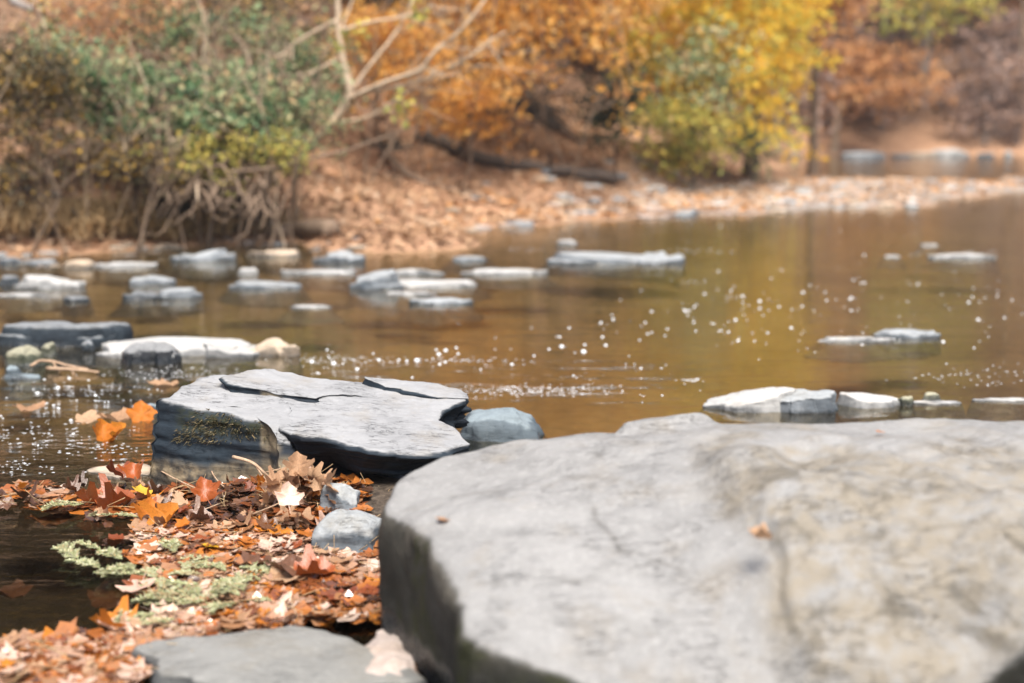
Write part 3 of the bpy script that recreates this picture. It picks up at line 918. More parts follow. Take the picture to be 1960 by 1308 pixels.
ST = [
    # around the slab rock
    (955, 844, 165, 72, 'rock_blue', 'blue grey lump of rock tucked behind the right end of the slate slab', dict(depth=0.7, dome=0.25, facets=2, boxy=0.6, nth=110)),
    (292, 790, 30, 22, 'rock_blue', 'small blue stone in the riffle touching the left end of the slate slab', {}),
    (232, 916, 140, 30, 'rock_tan', 'low tan stone at the water edge with two orange leaves lying on it', dict(depth=0.8, dome=0.5, nth=110)),
    (652, 985, 78, 68, 'rock_grey', 'angular grey stone standing upright beside the heap of dry leaves', dict(depth=0.7, dome=0.2, tilt=(-0.25, 0.1), hbase=0.045, nth=110, boxy=0.6, facets=2, rrf=0.15)),
    (618, 950, 46, 36, 'rock_tan', 'rounded tan stone wedged behind the angular grey stone', dict(hbase=0.02, nth=90)),
    (735, 960, 130, 30, 'rock_tan', 'sandy flat rock in the shade under the right half of the slab', dict(depth=0.9, hbase=0.01, nth=90)),
    (672, 1046, 150, 84, 'rock_grey', 'pale domed grey rock squeezed against the left side of the big boulder', dict(depth=0.8, dome=0.5, nth=110, facets=1, hbase=0.03)),
    (585, 985, 48, 40, 'rock_olive', 'dull olive grey pebble half buried in the dry leaf heap', dict(hbase=0.025, nth=80, dome=0.6)),
    # bottom edge
    (497, 1352, 580, 165, 'rock_flat', 'broad flat grey rock cut off by the bottom edge of the picture', dict(depth=0.62, dome=0.22, nth=180, facets=0, boxy=0.25)),
    (735, 1325, 130, 135, 'rock_pink', 'pale pinkish stone between the broad flat rock and the big boulder', dict(depth=2.2, dome=0.25, nth=130, boxy=0.2, facets=1, rrf=0.3, flare=0.1)),
    # behind the boulder at the right
    (1432, 788, 190, 42, 'rock_pale', 'pale wedge of slate rising from the water just behind the big boulder', dict(depth=0.5, dome=0.25, tilt=(0.20, 0.05), nth=120, facets=0, rrf=0.15)),
    (1545, 790, 116, 42, 'rock_grey', 'grey split slab with a black right edge behind the big boulder', dict(depth=0.55, dome=0.05, boxy=0.8, nth=120, tilt=(0.10, 0.1), facets=0, rrf=0.12)),
    (1672, 781, 125, 30, 'rock_pale', 'low pale slate stone right of the grey split slab', dict(depth=0.5, dome=0.2, nth=120, facets=1, tilt=(-0.10, 0.1), rrf=0.15)),
    (1738, 777, 34, 24, 'rock_olive', 'small mossy brown stone at the right tip of the low pale slate stone', dict(nth=60)),
    (1795, 775, 95, 10, 'rock_pale', 'thin white ledge of stone barely above the water near the mossy stone', dict(depth=0.35, facets=0)),
    (1785, 768, 36, 20, 'rock_olive', 'brown knob sitting on the thin white ledge', dict(nth=60)),
    (1925, 769, 110, 6, 'rock_pale', 'thin white ledge of stone running out of the right edge of the picture', dict(depth=0.25, facets=0)),
    # in the river at the right
    (1735, 648, 110, 22, 'rock_grey', 'lone grey stone in open water at the right', dict(depth=0.6, dome=0.6)),
    (1635, 655, 130, 12, 'rock_pale', 'long white flat stone awash left of the lone grey stone', dict(depth=0.3)),
    (1845, 495, 110, 18, 'rock_pale', 'low white stone cluster far out near the right edge of the river', dict(depth=0.35)),
    (1710, 493, 36, 8, 'rock_pale', 'small white stone far out in the river, left of the low white cluster', dict(depth=0.5)),
    (1782, 471, 34, 8, 'rock_pale', 'small white stone behind the low white cluster', dict(depth=0.5)),
    # big flat rock mid river
    (1195, 504, 262, 36, 'rock_grey', 'long whale backed grey rock alone in the middle of the river', dict(depth=0.45, dome=0.55, tilt=(-0.06, 0), nth=110)),
    (1085, 468, 40, 16, 'rock_pale', 'small white stone behind the left end of the whale backed rock', {}),
    (900, 500, 64, 18, 'rock_grey', 'oval grey stone left of the whale backed rock', dict(depth=0.5)),
    (968, 526, 145, 22, 'rock_pale', 'flat white stone in front of the oval grey stone', dict(depth=0.35)),
    (888, 468, 52, 20, 'rock_pale', 'pale stone at the point of the leafy beach', {}),
    # cluster left of centre
    (822, 550, 158, 24, 'rock_pale', 'long flat white slab at the right end of the centre stone cluster', dict(depth=0.4, dome=0.15, boxy=0.6)),
    (792, 527, 95, 22, 'rock_pale', 'short white slab behind the long flat white slab', dict(depth=0.4)),
    (785, 566, 90, 14, 'rock_pale', 'thin pale stone in front of the long flat white slab', dict(depth=0.4)),
    (848, 584, 92, 26, 'rock_grey', 'foremost rounded grey stone of the centre cluster', dict(depth=0.5)),
    (712, 553, 92, 62, 'rock_grey', 'steep tilted grey slab in the centre stone cluster', dict(depth=0.55, dome=0.2, tilt=(0.25, 0), boxy=0.6)),
    (648, 503, 82, 44, 'rock_grey', 'domed blue grey rock at the shore behind the tilted slab', dict(depth=0.6, dome=0.5)),
    (612, 526, 140, 16, 'rock_pale', 'flat pale stone awash left of the tilted slab', dict(depth=0.35)),
    (598, 590, 76, 12, 'rock_pale', 'thin stone sliver alone in open water below the centre cluster', dict(depth=0.35)),
    (516, 553, 148, 26, 'rock_grey', 'long low grey rock with a dark left end', dict(depth=0.35, dome=0.3, tilt=(-0.05, 0))),
    (472, 526, 40, 26, 'rock_pale', 'small round pale stone behind the long low grey rock', {}),
    (386, 500, 95, 36, 'rock_grey', 'tilted grey rock with a dark right face at the left shore', dict(depth=0.5, dome=0.25, tilt=(0.2, 0))),
    (528, 492, 92, 26, 'rock_tan', 'tan stone at the shore right of the tilted grey rock', {}),
    # left clusters
    (285, 546, 78, 34, 'rock_grey', 'pale hump at the back of the three left stones', dict(depth=0.6)),
    (268, 574, 72, 30, 'rock_dark', 'dark jagged stone at the front of the three left stones', dict(depth=0.5, boxy=0.5)),
    (338, 572, 78, 40, 'rock_grey', 'square grey block at the right of the three left stones', dict(depth=0.6, dome=0.1, boxy=0.8)),
    (92, 553, 120, 44, 'rock_pale', 'pale sloping slab near the left edge of the far shallows', dict(depth=0.5, tilt=(-0.15, 0))),
    (12, 545, 50, 36, 'rock_dark', 'dark rock on the left edge beside the pale sloping slab', {}),
    (140, 578, 50, 24, 'rock_dark', 'small dark round stone in front of the pale sloping slab', {}),
    (38, 568, 90, 12, 'rock_pale', 'flat pale stone on the left edge awash below the sloping slab', dict(depth=0.4)),
    (150, 515, 60, 34, 'rock_tan', 'tan boulder on the far shallows behind the pale sloping slab', {}),
    (235, 512, 108, 20, 'rock_pale', 'flat pale stone on the left shore behind the three stones', dict(depth=0.4)),
    (75, 506, 70, 16, 'rock_grey', 'flat grey stone on the left shore behind the tan boulder', dict(depth=0.5)),
    (15, 505, 50, 22, 'rock_dark', 'dark flat stone on the left shore at the picture edge', dict(depth=0.5)),
    # stones in the left middle distance
    (120, 663, 218, 50, 'rock_dark', 'long dark blue block of rock standing in the left shallows', dict(depth=0.3, dome=0.05, boxy=1.2, nth=150, facets=0, flare=0.05)),
    (207, 664, 60, 14, 'rock_pale', 'small flat pale stone at the right foot of the long dark block', dict(depth=0.5)),
    (322, 683, 315, 44, 'rock_pale', 'large smooth flat oval stone behind the dark rounded one', dict(depth=0.55, dome=0.5, nth=150, facets=0)),
    (280, 696, 104, 48, 'rock_cap', 'dark rounded stone with a dull grey top before the smooth flat oval', dict(depth=0.7, dome=0.45, nth=120, boxy=0.3, facets=1)),
    (520, 682, 86, 38, 'rock_tan', 'small peaked brown and white rock right of the smooth flat oval', dict(depth=0.5, dome=0.75, nth=90)),
    (38, 705, 84, 46, 'rock_olive', 'olive grey rock leaning in from the left edge', dict(depth=0.6, tilt=(0.12, 0), nth=90)),
    (92, 682, 32, 30, 'rock_olive', 'little tan cobble between the olive rock and the long dark block', {}),
    (168, 672, 28, 22, 'rock_dark', 'dark pebble at the left tip of the smooth flat oval', {}),
    (22, 720, 30, 24, 'rock_blue', 'small blue pebble in front of the olive grey rock', {}),
    (30, 728, 90, 14, 'rock_blue', 'flat bluish stone awash in the riffle at the left edge', dict(depth=0.6)),
    # far bank
    (1650, 301, 95, 11, 'rock_grey', 'broad grey rock at the foot of the far bank', dict(depth=0.5)),
    (1728, 301, 40, 6, 'rock_dark', 'small dark rock right of the broad grey one on the far bank', dict(depth=0.5)),
    (1768, 300, 60, 9, 'rock_tan', 'tan ledge on the far bank between dark rocks', dict(depth=0.5)),
    (1822, 299, 80, 14, 'rock_pale', 'pale boulder at the foot of the far bank', dict(depth=0.5)),
    (1890, 300, 36, 7, 'rock_dark', 'dark rock right of the pale boulder on the far bank', dict(depth=0.5)),
    (1930, 299, 16, 10, 'rock_pale', 'small white stone at the far right of the far bank', {}),
    (1518, 301, 36, 12, 'rock_tan', 'tan stone where the near bank meets the far bank', {}),
]
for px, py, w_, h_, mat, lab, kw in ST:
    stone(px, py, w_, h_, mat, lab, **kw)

# cobbles of the gravel bar and of the left shore: a few shapes, copied
cob = []
for k, mat in enumerate(('rock_pale', 'rock_grey', 'rock_pink', 'rock_tan', 'rock_pale', 'rock_pink')):
    r = np.random.default_rng(200 + k)
    th = np.linspace(0, 2 * PI, 11, endpoint=False)
    o = np.column_stack([0.5 * np.cos(th), 0.38 * np.sin(th)]) * (1 + r.uniform(-0.15, 0.15, 11))[:, None]
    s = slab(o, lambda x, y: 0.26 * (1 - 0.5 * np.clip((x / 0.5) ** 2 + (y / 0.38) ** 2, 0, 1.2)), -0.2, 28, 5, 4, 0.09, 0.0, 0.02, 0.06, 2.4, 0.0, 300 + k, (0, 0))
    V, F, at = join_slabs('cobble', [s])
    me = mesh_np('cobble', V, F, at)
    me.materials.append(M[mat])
    cob.append((me, ('whitish', 'grey', 'pinkish', 'tan', 'whitish', 'pinkish')[k]))


def scatter_cobbles(n, box, size, where, group, seed):
    r = np.random.default_rng(seed)
    k = 0
    while k < n:
        px, py = r.uniform(box[0], box[2]), r.uniform(box[1], box[3])
        if not where(px, py, r):
            continue
        p = pt(px, py, 0.02)
        zz = gz1(p[0], p[1])
        if zz > 0.6 or zz < (-0.14 if 'left' in group else -0.06):
            continue
        me, c = cob[r.integers(len(cob))]
        o = link('cobble', me, None, None, (p[0], p[1], max(zz, -0.02) - 0.01), (0, 0, r.uniform(0, 6.28)))
        s = size * r.uniform(0.5, 1.5)
        o.scale = (s * 1.25, s, s * r.uniform(0.45, 0.8))
        tag(o, '%s cobble among many like it on the %s' % (c, group), 'stone', '%s cobbles on the %s' % (c, group))
        k += 1


scatter_cobbles(230, (1020, 346, 1960, 414), 0.26, lambda a, b, r: b < 425 - (a - 1000) * 0.038 + r.uniform(-6, 3) and b > 345 + max(0, (1500 - a)) * 0.05 and not (a > 1660 and 372 < b < 392 + (a - 1660) * 0.03 and r.random() < 0.9), 'far gravel bar', 61)
scatter_cobbles(140, (0, 462, 700, 535), 0.14, lambda a, b, r: b < 535 - a * 0.05 and r.random() < 1.1 - (b - 462) / 90, 'left shore below the green shrubs', 62)
scatter_cobbles(26, (860, 395, 1100, 440), 0.22, lambda a, b, r: b < 445 - (a - 860) * 0.1, 'point of the leafy beach', 63)


# ------------------------------------------------------------------ leaves
def maple_leaf(seed, curl=0.3, fold=0.2, lobes=5):
    """one fallen leaf, length 1 along +y, with stalk; returns verts, tris"""
    r = np.random.default_rng(seed)
    half = [(0.05, 0.0), (0.20, -0.07), (0.44, -0.06), (0.36, 0.10), (0.40, 0.17), (0.64, 0.34), (0.66, 0.46), (0.47, 0.46), (0.27, 0.50), (0.33, 0.66), (0.24, 0.72), (0.12, 0.86)]
    half = [(a * (1 + r.uniform(-0.1, 0.1)), b + r.uniform(-0.03, 0.03)) for a, b in half]
    pts = [(0, 0.02)] + half + [(0, 1.0)] + [(-a * r.uniform(0.85, 1.1), b + r.uniform(-0.03, 0.03)) for a, b in half[::-1]]
    O = np.array(pts)
    c = np.array([0, 0.36])
    rad_ = np.linalg.norm(O - c, axis=1)[:, None]
    O = c + (O - c) * (1 - 0.30 * (rad_ - 0.5) / np.maximum(rad_, 0.1))
    n = len(O)
    V = [c] + [c + (o - c) * 0.55 for o in O] + list(O)
    V = np.array(V)
    x, y = V[:, 0], V[:, 1] - 0.36
    ph = r.uniform(0, 6.28)
    rad = np.hypot(x, y)
    z = fold * np.abs(x) + curl * rad ** 2 * (1 + 0.7 * np.cos(2 * np.arctan2(y, x) + ph)) + (0.05 + 0.12 * abs(fold)) * np.sin(9 * x + ph) * np.cos(7 * y + ph)
    z[1 + n:] += r.uniform(-0.06, 0.06, n)
    V3 = np.column_stack([V[:, 0], V[:, 1] - 0.36, z])
    j = np.arange(n)
    T = np.vstack([np.stack([0 * j, 1 + j, 1 + (j + 1) % n], -1), np.stack([1 + j, 1 + n + j, 1 + n + (j + 1) % n], -1), np.stack([1 + j, 1 + n + (j + 1) % n, 1 + (j + 1) % n], -1)])
    # stalk
    k = len(V3)
    b0 = V3[1 + n]
    st = np.array([b0 + (-0.012, 0, 0), b0 + (0.012, 0, 0), b0 + (0.03, -0.3, 0.10), b0 + (0.045, -0.3, 0.10), b0 + (0.05, -0.5, 0.22)])
    V3 = np.vstack([V3, st])
    T = np.vstack([T, [[k, k + 1, k + 3], [k, k + 3, k + 2], [k + 2, k + 3, k + 4]]])
    return V3, T


LEAVES = [maple_leaf(s, c, f) for s, c, f in ((1, 0.25, 0.1), (2, 0.6, 0.35), (3, 0.8, 0.3), (4, -0.4, 0.6), (5, 0.9, 0.5), (6, 0.15, 0.05), (7, 0.4, -0.5))]
LEAF_ME = {}


def leaf_mesh(k, mat):
    if (k, mat) not in LEAF_ME:
        V, T = LEAVES[k]
        me = mesh_np('fallen_leaf', V, [T], None, True)
        me.materials.append(M[mat])
        LEAF_ME[(k, mat)] = me
    return LEAF_ME[(k, mat)]


def leaf(k, mat, p, size, rot, label, group=None):
    o = link('fallen_leaf', leaf_mesh(k, mat), None, None, p, rot)
    o.scale = (size, size, size)
    return tag(o, label, 'leaf', group)


# leaves one can point at
leaf(4, 'leaf_orange', pt(196, 830, 0.03), 0.105, (1.05, 0.1, 0.5), 'bright orange leaf standing up out of the riffle left of the slab')
leaf(4, 'leaf_orange', pt(226, 832, 0.02), 0.10, (0.9, 0.3, -0.9), 'smaller orange leaf curled beside the bright upright one in the riffle')
leaf(3, 'leaf_orange', pt(272, 792, 0.03), 0.12, (0.8, 0.0, 0.3), 'orange leaf folded against the left end of the slab')
leaf(0, 'leaf_tan', pt(225, 802, 0.004), 0.17, (0.05, 0.02, 1.4), 'flat tan orange leaf floating just behind the bright upright leaf')
leaf(5, 'leaf_tan', pt(175, 803, 0.003), 0.17, (0.02, 0.03, -1.3), 'flat faded leaf floating at the left of the tan orange one')
leaf(5, 'leaf_tan', pt(315, 736, 0.004), 0.16, (0.05, 0.0, 1.8), 'pale orange leaf floating upstream behind the slab')
leaf(0, 'leaf_tan', pt(56, 784, 0.003), 0.14, (0.03, 0.0, 0.8), 'dull leaf floating alone in the riffle near the left edge')
leaf(1, 'leaf_rust', pt(222, 908, 0.065), 0.09, (0.3, 0.2, 1.2), 'rust red leaf lying on the left part of the low tan stone')
leaf(4, 'leaf_rust', pt(258, 906, 0.075), 0.08, (0.7, -0.2, 0.2), 'dark orange curled leaf standing on the low tan stone')
leaf(1, 'leaf_rust', pt(180, 964, 0.02), 0.14, (0.3, 0.2, 1.5), 'big rust leaf on the left tip of the leaf mat')
leaf(4, 'leaf_rust', pt(222, 970, 0.025), 0.13, (0.35, -0.1, -1.2), 'dark rust curled leaf right of the big rust one')
leaf(1, 'leaf_orange', pt(290, 988, 0.03), 0.12, (0.75, 0.1, 0.4), 'golden orange upright leaf in the middle of the leaf mat')
leaf(4, 'leaf_orange', pt(322, 996, 0.035), 0.11, (0.9, 0.2, -0.6), 'golden orange leaf leaning beside the upright one')
leaf(1, 'leaf_rust', pt(393, 940, 0.09), 0.09, (1.0, -0.2, 0.4), 'red orange leaf propped against the foot of the slab')
leaf(5, 'leaf_yellow', pt(272, 940, 0.05), 0.07, (0.2, 0.3, 0.5), 'small yellow leaf near the low tan stone')
leaf(5, 'leaf_yellow', pt(404, 1046, 0.03), 0.06, (0.2, 0.1, 2.0), 'small yellow leaf on the wet front of the mat')
leaf(0, 'leaf_pink', pt(552, 950, 0.15), 0.085, (1.0, 0.1, 0.3), 'whitish dry leaf on the front of the dry leaf heap')
leaf(4, 'leaf_tan', pt(570, 893, 0.21), 0.09, (1.1, 0.0, 0.2), 'tan dry leaf at the very top of the dry leaf heap')
leaf(3, 'leaf_brown', pt(560, 1093, 0.03), 0.16, (0.2, 0.1, 1.4), 'large dark brown leaf in the mat in front of the pale domed rock')
leaf(1, 'leaf_rust', pt(600, 1100, 0.03), 0.12, (0.12, 0.0, -1.3), 'large red brown leaf right beside the dark brown one')
leaf(2, 'leaf_tan', pt(1455, 1030, 0.485), 0.055, (0.25, 0.1, 1.3), 'small peach leaf lying on the boulder between the grey and tan halves')
leaf(5, 'leaf_tan', pt(848, 995, 0.405), 0.035, (0.1, 0.1, 1.3), 'tiny peach leaf flake on the left shoulder of the boulder')
leaf(5, 'leaf_orange', pt(1685, 827, 0.56), 0.025, (0.1, 0.1, 1.3), 'tiny orange leaf flake on the far rim of the boulder')
leaf(5, 'leaf_rust', pt(222, 1030, 0.004), 0.06, (0.05, 0.0, 1.0), 'small rust leaf floating alone beside the mat')
leaf(0, 'leaf_brown', pt(20, 1138, -0.03), 0.13, (0.05, 0.05, 1.5), 'brown sunken leaf under dark water at the left edge')
leaf(0, 'leaf_brown', pt(95, 1000, -0.03), 0.15, (0.05, 0.05, 1.1), 'brown sunken leaf just left of the mat')
leaf(5, 'leaf_brown', pt(215, 1145, -0.04), 0.16, (0.05, 0.05, -1.1), 'brown sunken leaf under dark water near the evergreen sprigs')
leaf(1, 'leaf_orange', pt(215, 1200, 0.01), 0.12, (0.15, 0.05, 1.4), 'orange leaf floating above the lower tongue of the mat')
leaf(5, 'leaf_orange', pt(75, 1235, 0.006), 0.17, (0.05, 0.03, 1.5), 'wide amber leaf at the left edge of the lower tongue')

MAT = [(-20, 948), (60, 938), (170, 930), (300, 935), (330, 925), (420, 925), (520, 945), (700, 960), (715, 1010), (720, 1130), (740, 1170), (760, 1200), (700, 1195), (560, 1200), (420, 1215), (300, 1290), (220, 1330), (-20, 1330), (-20, 1235), (120, 1222), (230, 1215), (300, 1180), (260, 1130), (300, 1100), (240, 1070), (270, 1030), (250, 1000), (140, 985), (30, 965)]
MATP = np.array(MAT, float)
HEAP = np.array([(500, 985), (520, 930), (560, 885), (600, 905), (640, 950), (650, 990), (590, 1010), (530, 1005)], float)


def mat_points(n, r, poly, margin=0):
    out = []
    x0, y0 = poly.min(0)
    x1, y1 = poly.max(0)
    while len(out) < n:
        a = np.column_stack([r.uniform(x0, x1, n * 3), r.uniform(y0, y1, n * 3)])
        d = poly_sd(a[:, 0], a[:, 1], poly) + 14 * fbm(np.column_stack([a * 0.03, 0 * a[:, 0]]), 9, 3)
        out += list(a[d > margin])
    return np.array(out[:n])


r = np.random.default_rng(17)
KIND = [('leaf_rust', 'rust red', 0.18), ('leaf_orange', 'orange', 0.16), ('leaf_tan', 'tan', 0.24), ('leaf_pink', 'pale pinkish', 0.14), ('leaf_brown', 'dark brown', 0.28)]
pk = np.array([k[2] for k in KIND])
pk /= pk.sum()
# drier and browner near the slab, paler and wetter to the front
for a, b in mat_points(205, r, MATP):
    if 600 < a < 745 and 925 < b < 1050:
        a -= 150
        b += 8
    wet = b > 1015
    pw = pk * (np.array([0.8, 1.3, 0.9, 1.9, 0.5]) if wet else np.array([1.3, 0.7, 1.2, 0.6, 1.6]))
    k = r.choice(5, p=pw / pw.sum())
    zb = 0.006 + (0.0 if wet else 0.012)
    p = pt(a, b, zb)
    p[2] = max(zb, gz1(p[0], p[1]) + 0.008) + r.uniform(0, 0.02)
    tl = 0.06 if wet else 0.3
    zone = 'wet front of the leaf mat' if wet else 'heaped leaf mat beside the slab'
    leaf(r.integers(7) if not wet else r.choice([0, 5, 0, 5, 6]), KIND[k][0], p, r.uniform(0.045, 0.10) * (1.15 if wet else 0.85), (r.normal(0, tl), r.normal(0, tl), r.uniform(0, 6.28)),
         '%s fallen leaf among many in the %s' % (KIND[k][1], zone), '%s leaves in the %s' % (KIND[k][1], zone))
# dry heap in front of the slab
for a, b in mat_points(70, r, HEAP):
    hz = 0.03 + 0.17 * sstep(1000, 890, b) * r.uniform(0.7, 1.0)
    p = pt(a, b, hz)
    leaf(r.integers(7), r.choice(['leaf_tan', 'leaf_tan', 'leaf_tan', 'leaf_pink']), p, r.uniform(0.05, 0.085), (r.normal(0.5, 0.6), r.normal(0, 0.6), r.uniform(0, 6.28)),
         'dry tan leaf piled in the heap in front of the slab', 'dry leaves of the heap')


def leaf_stuff(name, P, size, r, mat, tilt, rnd=None, shape='leaf', nrm=None):
    """many low leaves as one object; P (n,3)"""
    n = len(P)
    if shape == 'leaf':
        B = np.array([(0, -0.5, 0), (0.38, -0.3, .10), (0.33, -0.05, .03), (0.5, 0.16, .14), (0.25, 0.26, .02), (0.04, 0.55, 0.06), (-0.2, 0.3, .02), (-0.46, 0.2, .10), (-0.3, -0.02, .05), (-0.4, -0.26, .04)])
        T = np.array([(0, 1, 2), (0, 2, 8), (0, 8, 9), (2, 3, 4), (2, 4, 6), (2, 6, 8), (8, 6, 7), (4, 5, 6)])
    else:
        B = np.array([(0, -0.5, 0), (0.34, -0.02, 0.12), (0, 0.5, 0.0), (-0.34, -0.02, 0.12)])
        T = np.array([(0, 1, 2), (0, 2, 3)])
    az = r.uniform(0, 2 * PI, n)
    t1, t2 = r.normal(0, tilt, n), r.normal(0, tilt, n)
    cz, sz = np.cos(az), np.sin(az)
    ca, sa, cb, sb = np.cos(t1), np.sin(t1), np.cos(t2), np.sin(t2)
    Rz = np.stack([np.stack([cz, -sz, 0 * cz], -1), np.stack([sz, cz, 0 * cz], -1), np.stack([0 * cz, 0 * cz, 0 * cz + 1], -1)], 1)
    Rx = np.stack([np.stack([0 * ca + 1, 0 * ca, 0 * ca], -1), np.stack([0 * ca, ca, -sa], -1), np.stack([0 * ca, sa, ca], -1)], 1)
    Ry = np.stack([np.stack([cb, 0 * cb, sb], -1), np.stack([0 * cb, 0 * cb + 1, 0 * cb], -1), np.stack([-sb, 0 * cb, cb], -1)], 1)
    R = Ry @ Rx @ Rz
    s = np.broadcast_to(size, (n,))
    V = np.einsum('nij,kj->nki', R, B) * s[:, None, None] + P[:, None]
    nb = len(B)
    F = (T[None] + (np.arange(n) * nb)[:, None, None]).reshape(-1, 3)
    a = r.random(n) if rnd is None else rnd
    return mesh_np(name, V.reshape(-1, 3), [F], {'rnd': np.repeat(a, nb)}, False)


A = mat_points(4600, r, MATP)
P = np.array([pt(a, b, 0.006) for a, b in A])
g_ = gz(P[:, 0], P[:, 1])
P[:, 2] = np.maximum(0.004, g_ + 0.004) + r.uniform(0, 0.018, len(P))
wet = sstep(985, 1040, A[:, 1])
patch = fbm(np.column_stack([A * 0.011 * np.array([1, 2.2]), 0 * A[:, 0]]), 19, 3)
rn = np.clip(r.normal(0.22 + 0.34 * wet + 0.34 * patch, 0.2), 0, 1)
o = link('leaf_mat', leaf_stuff('leaf_mat', P, np.where(r.random(len(P)) < 0.35, r.uniform(0.05, 0.10, len(P)), r.uniform(0.01, 0.05, len(P))), r, None, 0.16, rn), M['mat_leaves'])
tag(o, 'mat of small wet rust, tan and pink leaves drifted against the rocks', 'leaf litter', kind='stuff')
A = mat_points(1000, r, HEAP, 4)
P = np.array([pt(a, b, 0.02 + 0.17 * float(sstep(1000, 890, b)) * r.uniform(0.5, 1)) for a, b in A])
o = link('dry_leaf_heap', leaf_stuff('dry_leaf_heap', P, r.uniform(0.03, 0.06, len(P)), r, None, 0.6, np.clip(r.normal(0.58, 0.1, len(P)), 0, 1)), M['mat_leaves'])
tag(o, 'heap of crumbled dry leaves and chaff in front of the slab', 'leaf litter', kind='stuff')

# twigs about the slab
TW = [([(446, 876, .17), (480, 885, .165), (505, 905, .13), (522, 918, .10)], 0.007, 'pale broken twig sticking up in front of the slab'),
      ([(508, 905, .12), (560, 895, .15), (600, 925, .14)], 0.003, 'thin curved stem crossing the dry leaf heap'),
      ([(395, 880, .09), (420, 925, .06), (470, 950, .05)], 0.003, 'thin brown twig lying against the foot of the slab'),
      ([(292, 892, .06), (330, 915, .05), (390, 940, .05)], 0.0035, 'brown twig between the low tan stone and the slab'),
      ([(480, 985, .05), (540, 960, .10), (620, 920, .12)], 0.003, 'long straw stem leaning on the angular grey stone'),
      ([(350, 1000, .03), (372, 985, .04), (420, 965, .05)], 0.003, 'short dark twig on the leaf mat'),
      ([(90, 705, .02), (140, 708, .02), (190, 712, .012)], 0.012, 'driftwood stick beside the olive rock in the left shallows'),
      ([(60, 700, .05), (85, 690, .06), (130, 700, .03), (170, 708, .01)], 0.010, 'forked driftwood stub behind the driftwood stick')]
for L, rad, lab in TW:
    mb = MB()
    Q = spline([pt(*a) for a in L], 14)
    Q += 0.004 * np.stack([fbm(Q * 12, 1, 2), fbm(Q * 12, 2, 2), fbm(Q * 12, 3, 2)], -1)
    mb.tube(Q, np.linspace(rad, rad * 0.6, 14), 7, 0.5, 0.2)
    if rad > 0.006:
        mid = Q[6]
        mb.tube(spline([mid, mid + (0.02, -0.01, -0.03), mid + (0.05, -0.02, -0.06)], 6), np.linspace(rad * 0.6, rad * 0.3, 6), 6)
    b = Q[0]
    mb.V = [v - b for v in mb.V]
    tag(link('twig', mb.mesh('twig'), M['twig_tan'], None, b), lab, 'twig')
mb = MB()
for _ in range(420):
    a, b_ = mat_points(1, r, HEAP if r.random() < 0.4 else MATP if r.random() < 0.5 else np.array([(330, 925), (520, 935), (740, 930), (740, 960), (560, 980), (420, 960)], float))[0]
    p = pt(a, b_, 0.02 + (0.13 * float(sstep(1000, 890, b_)) if 500 < a < 660 else 0.02))
    d = r.normal(size=3) * np.array([1, 0.6, 0.45])
    d = d / np.linalg.norm(d) * r.uniform(0.03, 0.09)
    mb.tube([p - d, p + r.normal(0, 0.004, 3), p + d], 0.0011, 4, r.random())
o = link('straw_debris', mb.mesh('straw_debris'), M['straw'])
tag(o, 'fine straw and plant stems caught among the leaves by the slab', 'debris', kind='stuff')


# evergreen sprigs floating on the mat
def sprig_mesh(seed):
    r = np.random.default_rng(seed)
    mb = MB()
    L = 1.0
    Q = spline([(0, 0, 0), (0.3, 0.05 * r.normal(), 0.02), (0.65, 0.1 * r.normal(), 0.03), (L, 0.12 * r.normal(), 0.0)], 14)
    mb.tube(Q, np.linspace(0.018, 0.008, 14), 5, 0.2)

    def needles(Q, ln):
        for t in np.linspace(0.05, 1, int(46 * np.linalg.norm(Q[-1] - Q[0]) + 8)):
            i = min(len(Q) - 2, int(t * (len(Q) - 1)))
            p = Q[i] + (Q[i + 1] - Q[i]) * (t * (len(Q) - 1) - i)
            d = Q[i + 1] - Q[i]
            d = d / np.linalg.norm(d)
            for s in (-1, 1):
                nrm = np.array([-d[1], d[0], 0]) * s
                v = (nrm * 0.8 + d * 0.6 + (0, 0, r.uniform(-0.2, 0.5))) * ln * r.uniform(0.7, 1.1)
                wv = d * 0.018
                mb.add([p - wv, p + wv, p + v + wv * 0.5, p + v - wv * 0.5], None, [[0, 1, 2, 3]], r.random())
    needles(Q, 0.12)
    for s in (-1, 1):
        for t in (3, 6, 9):
            q0 = Q[t]
            q1 = q0 + np.array([0.28, s * 0.22, 0.02]) * r.uniform(0.7, 1.2)
            B = spline([q0, 0.5 * (q0 + q1) + r.normal(0, 0.02, 3), q1], 8)
            mb.tube(B, np.linspace(0.01, 0.005, 8), 4, 0.2)
            needles(B, 0.09)
    me = mb.mesh('evergreen_sprig')
    me.materials.append(M['sprig'])
    return me


SPM = [sprig_mesh(s) for s in (1, 2, 3, 4)]
SPOLY = np.array([(140, 1065), (300, 1050), (400, 1070), (520, 1100), (560, 1140), (540, 1165), (440, 1165), (330, 1150), (290, 1110), (200, 1095)], float)
sp_pts = list(mat_points(46, r, SPOLY)) + [(160, 965), (230, 985), (265, 990), (110, 962), (300, 1172), (335, 1185), (520, 1150), (150, 1070), (190, 1088)]
for a, b in sp_pts:
    o = link('evergreen_sprig', SPM[r.integers(4)], None, None, pt(a, b, 0.027 + r.uniform(-0.008, 0.008)), (r.normal(0, 0.08), r.normal(0, 0.08), PI + r.normal(0, 0.7)))
    o.scale = [r.uniform(0.075, 0.135)] * 3
    tag(o, 'pale green evergreen sprig floating with others on the wet leaf mat', 'sprig', 'evergreen sprigs on the leaf mat')

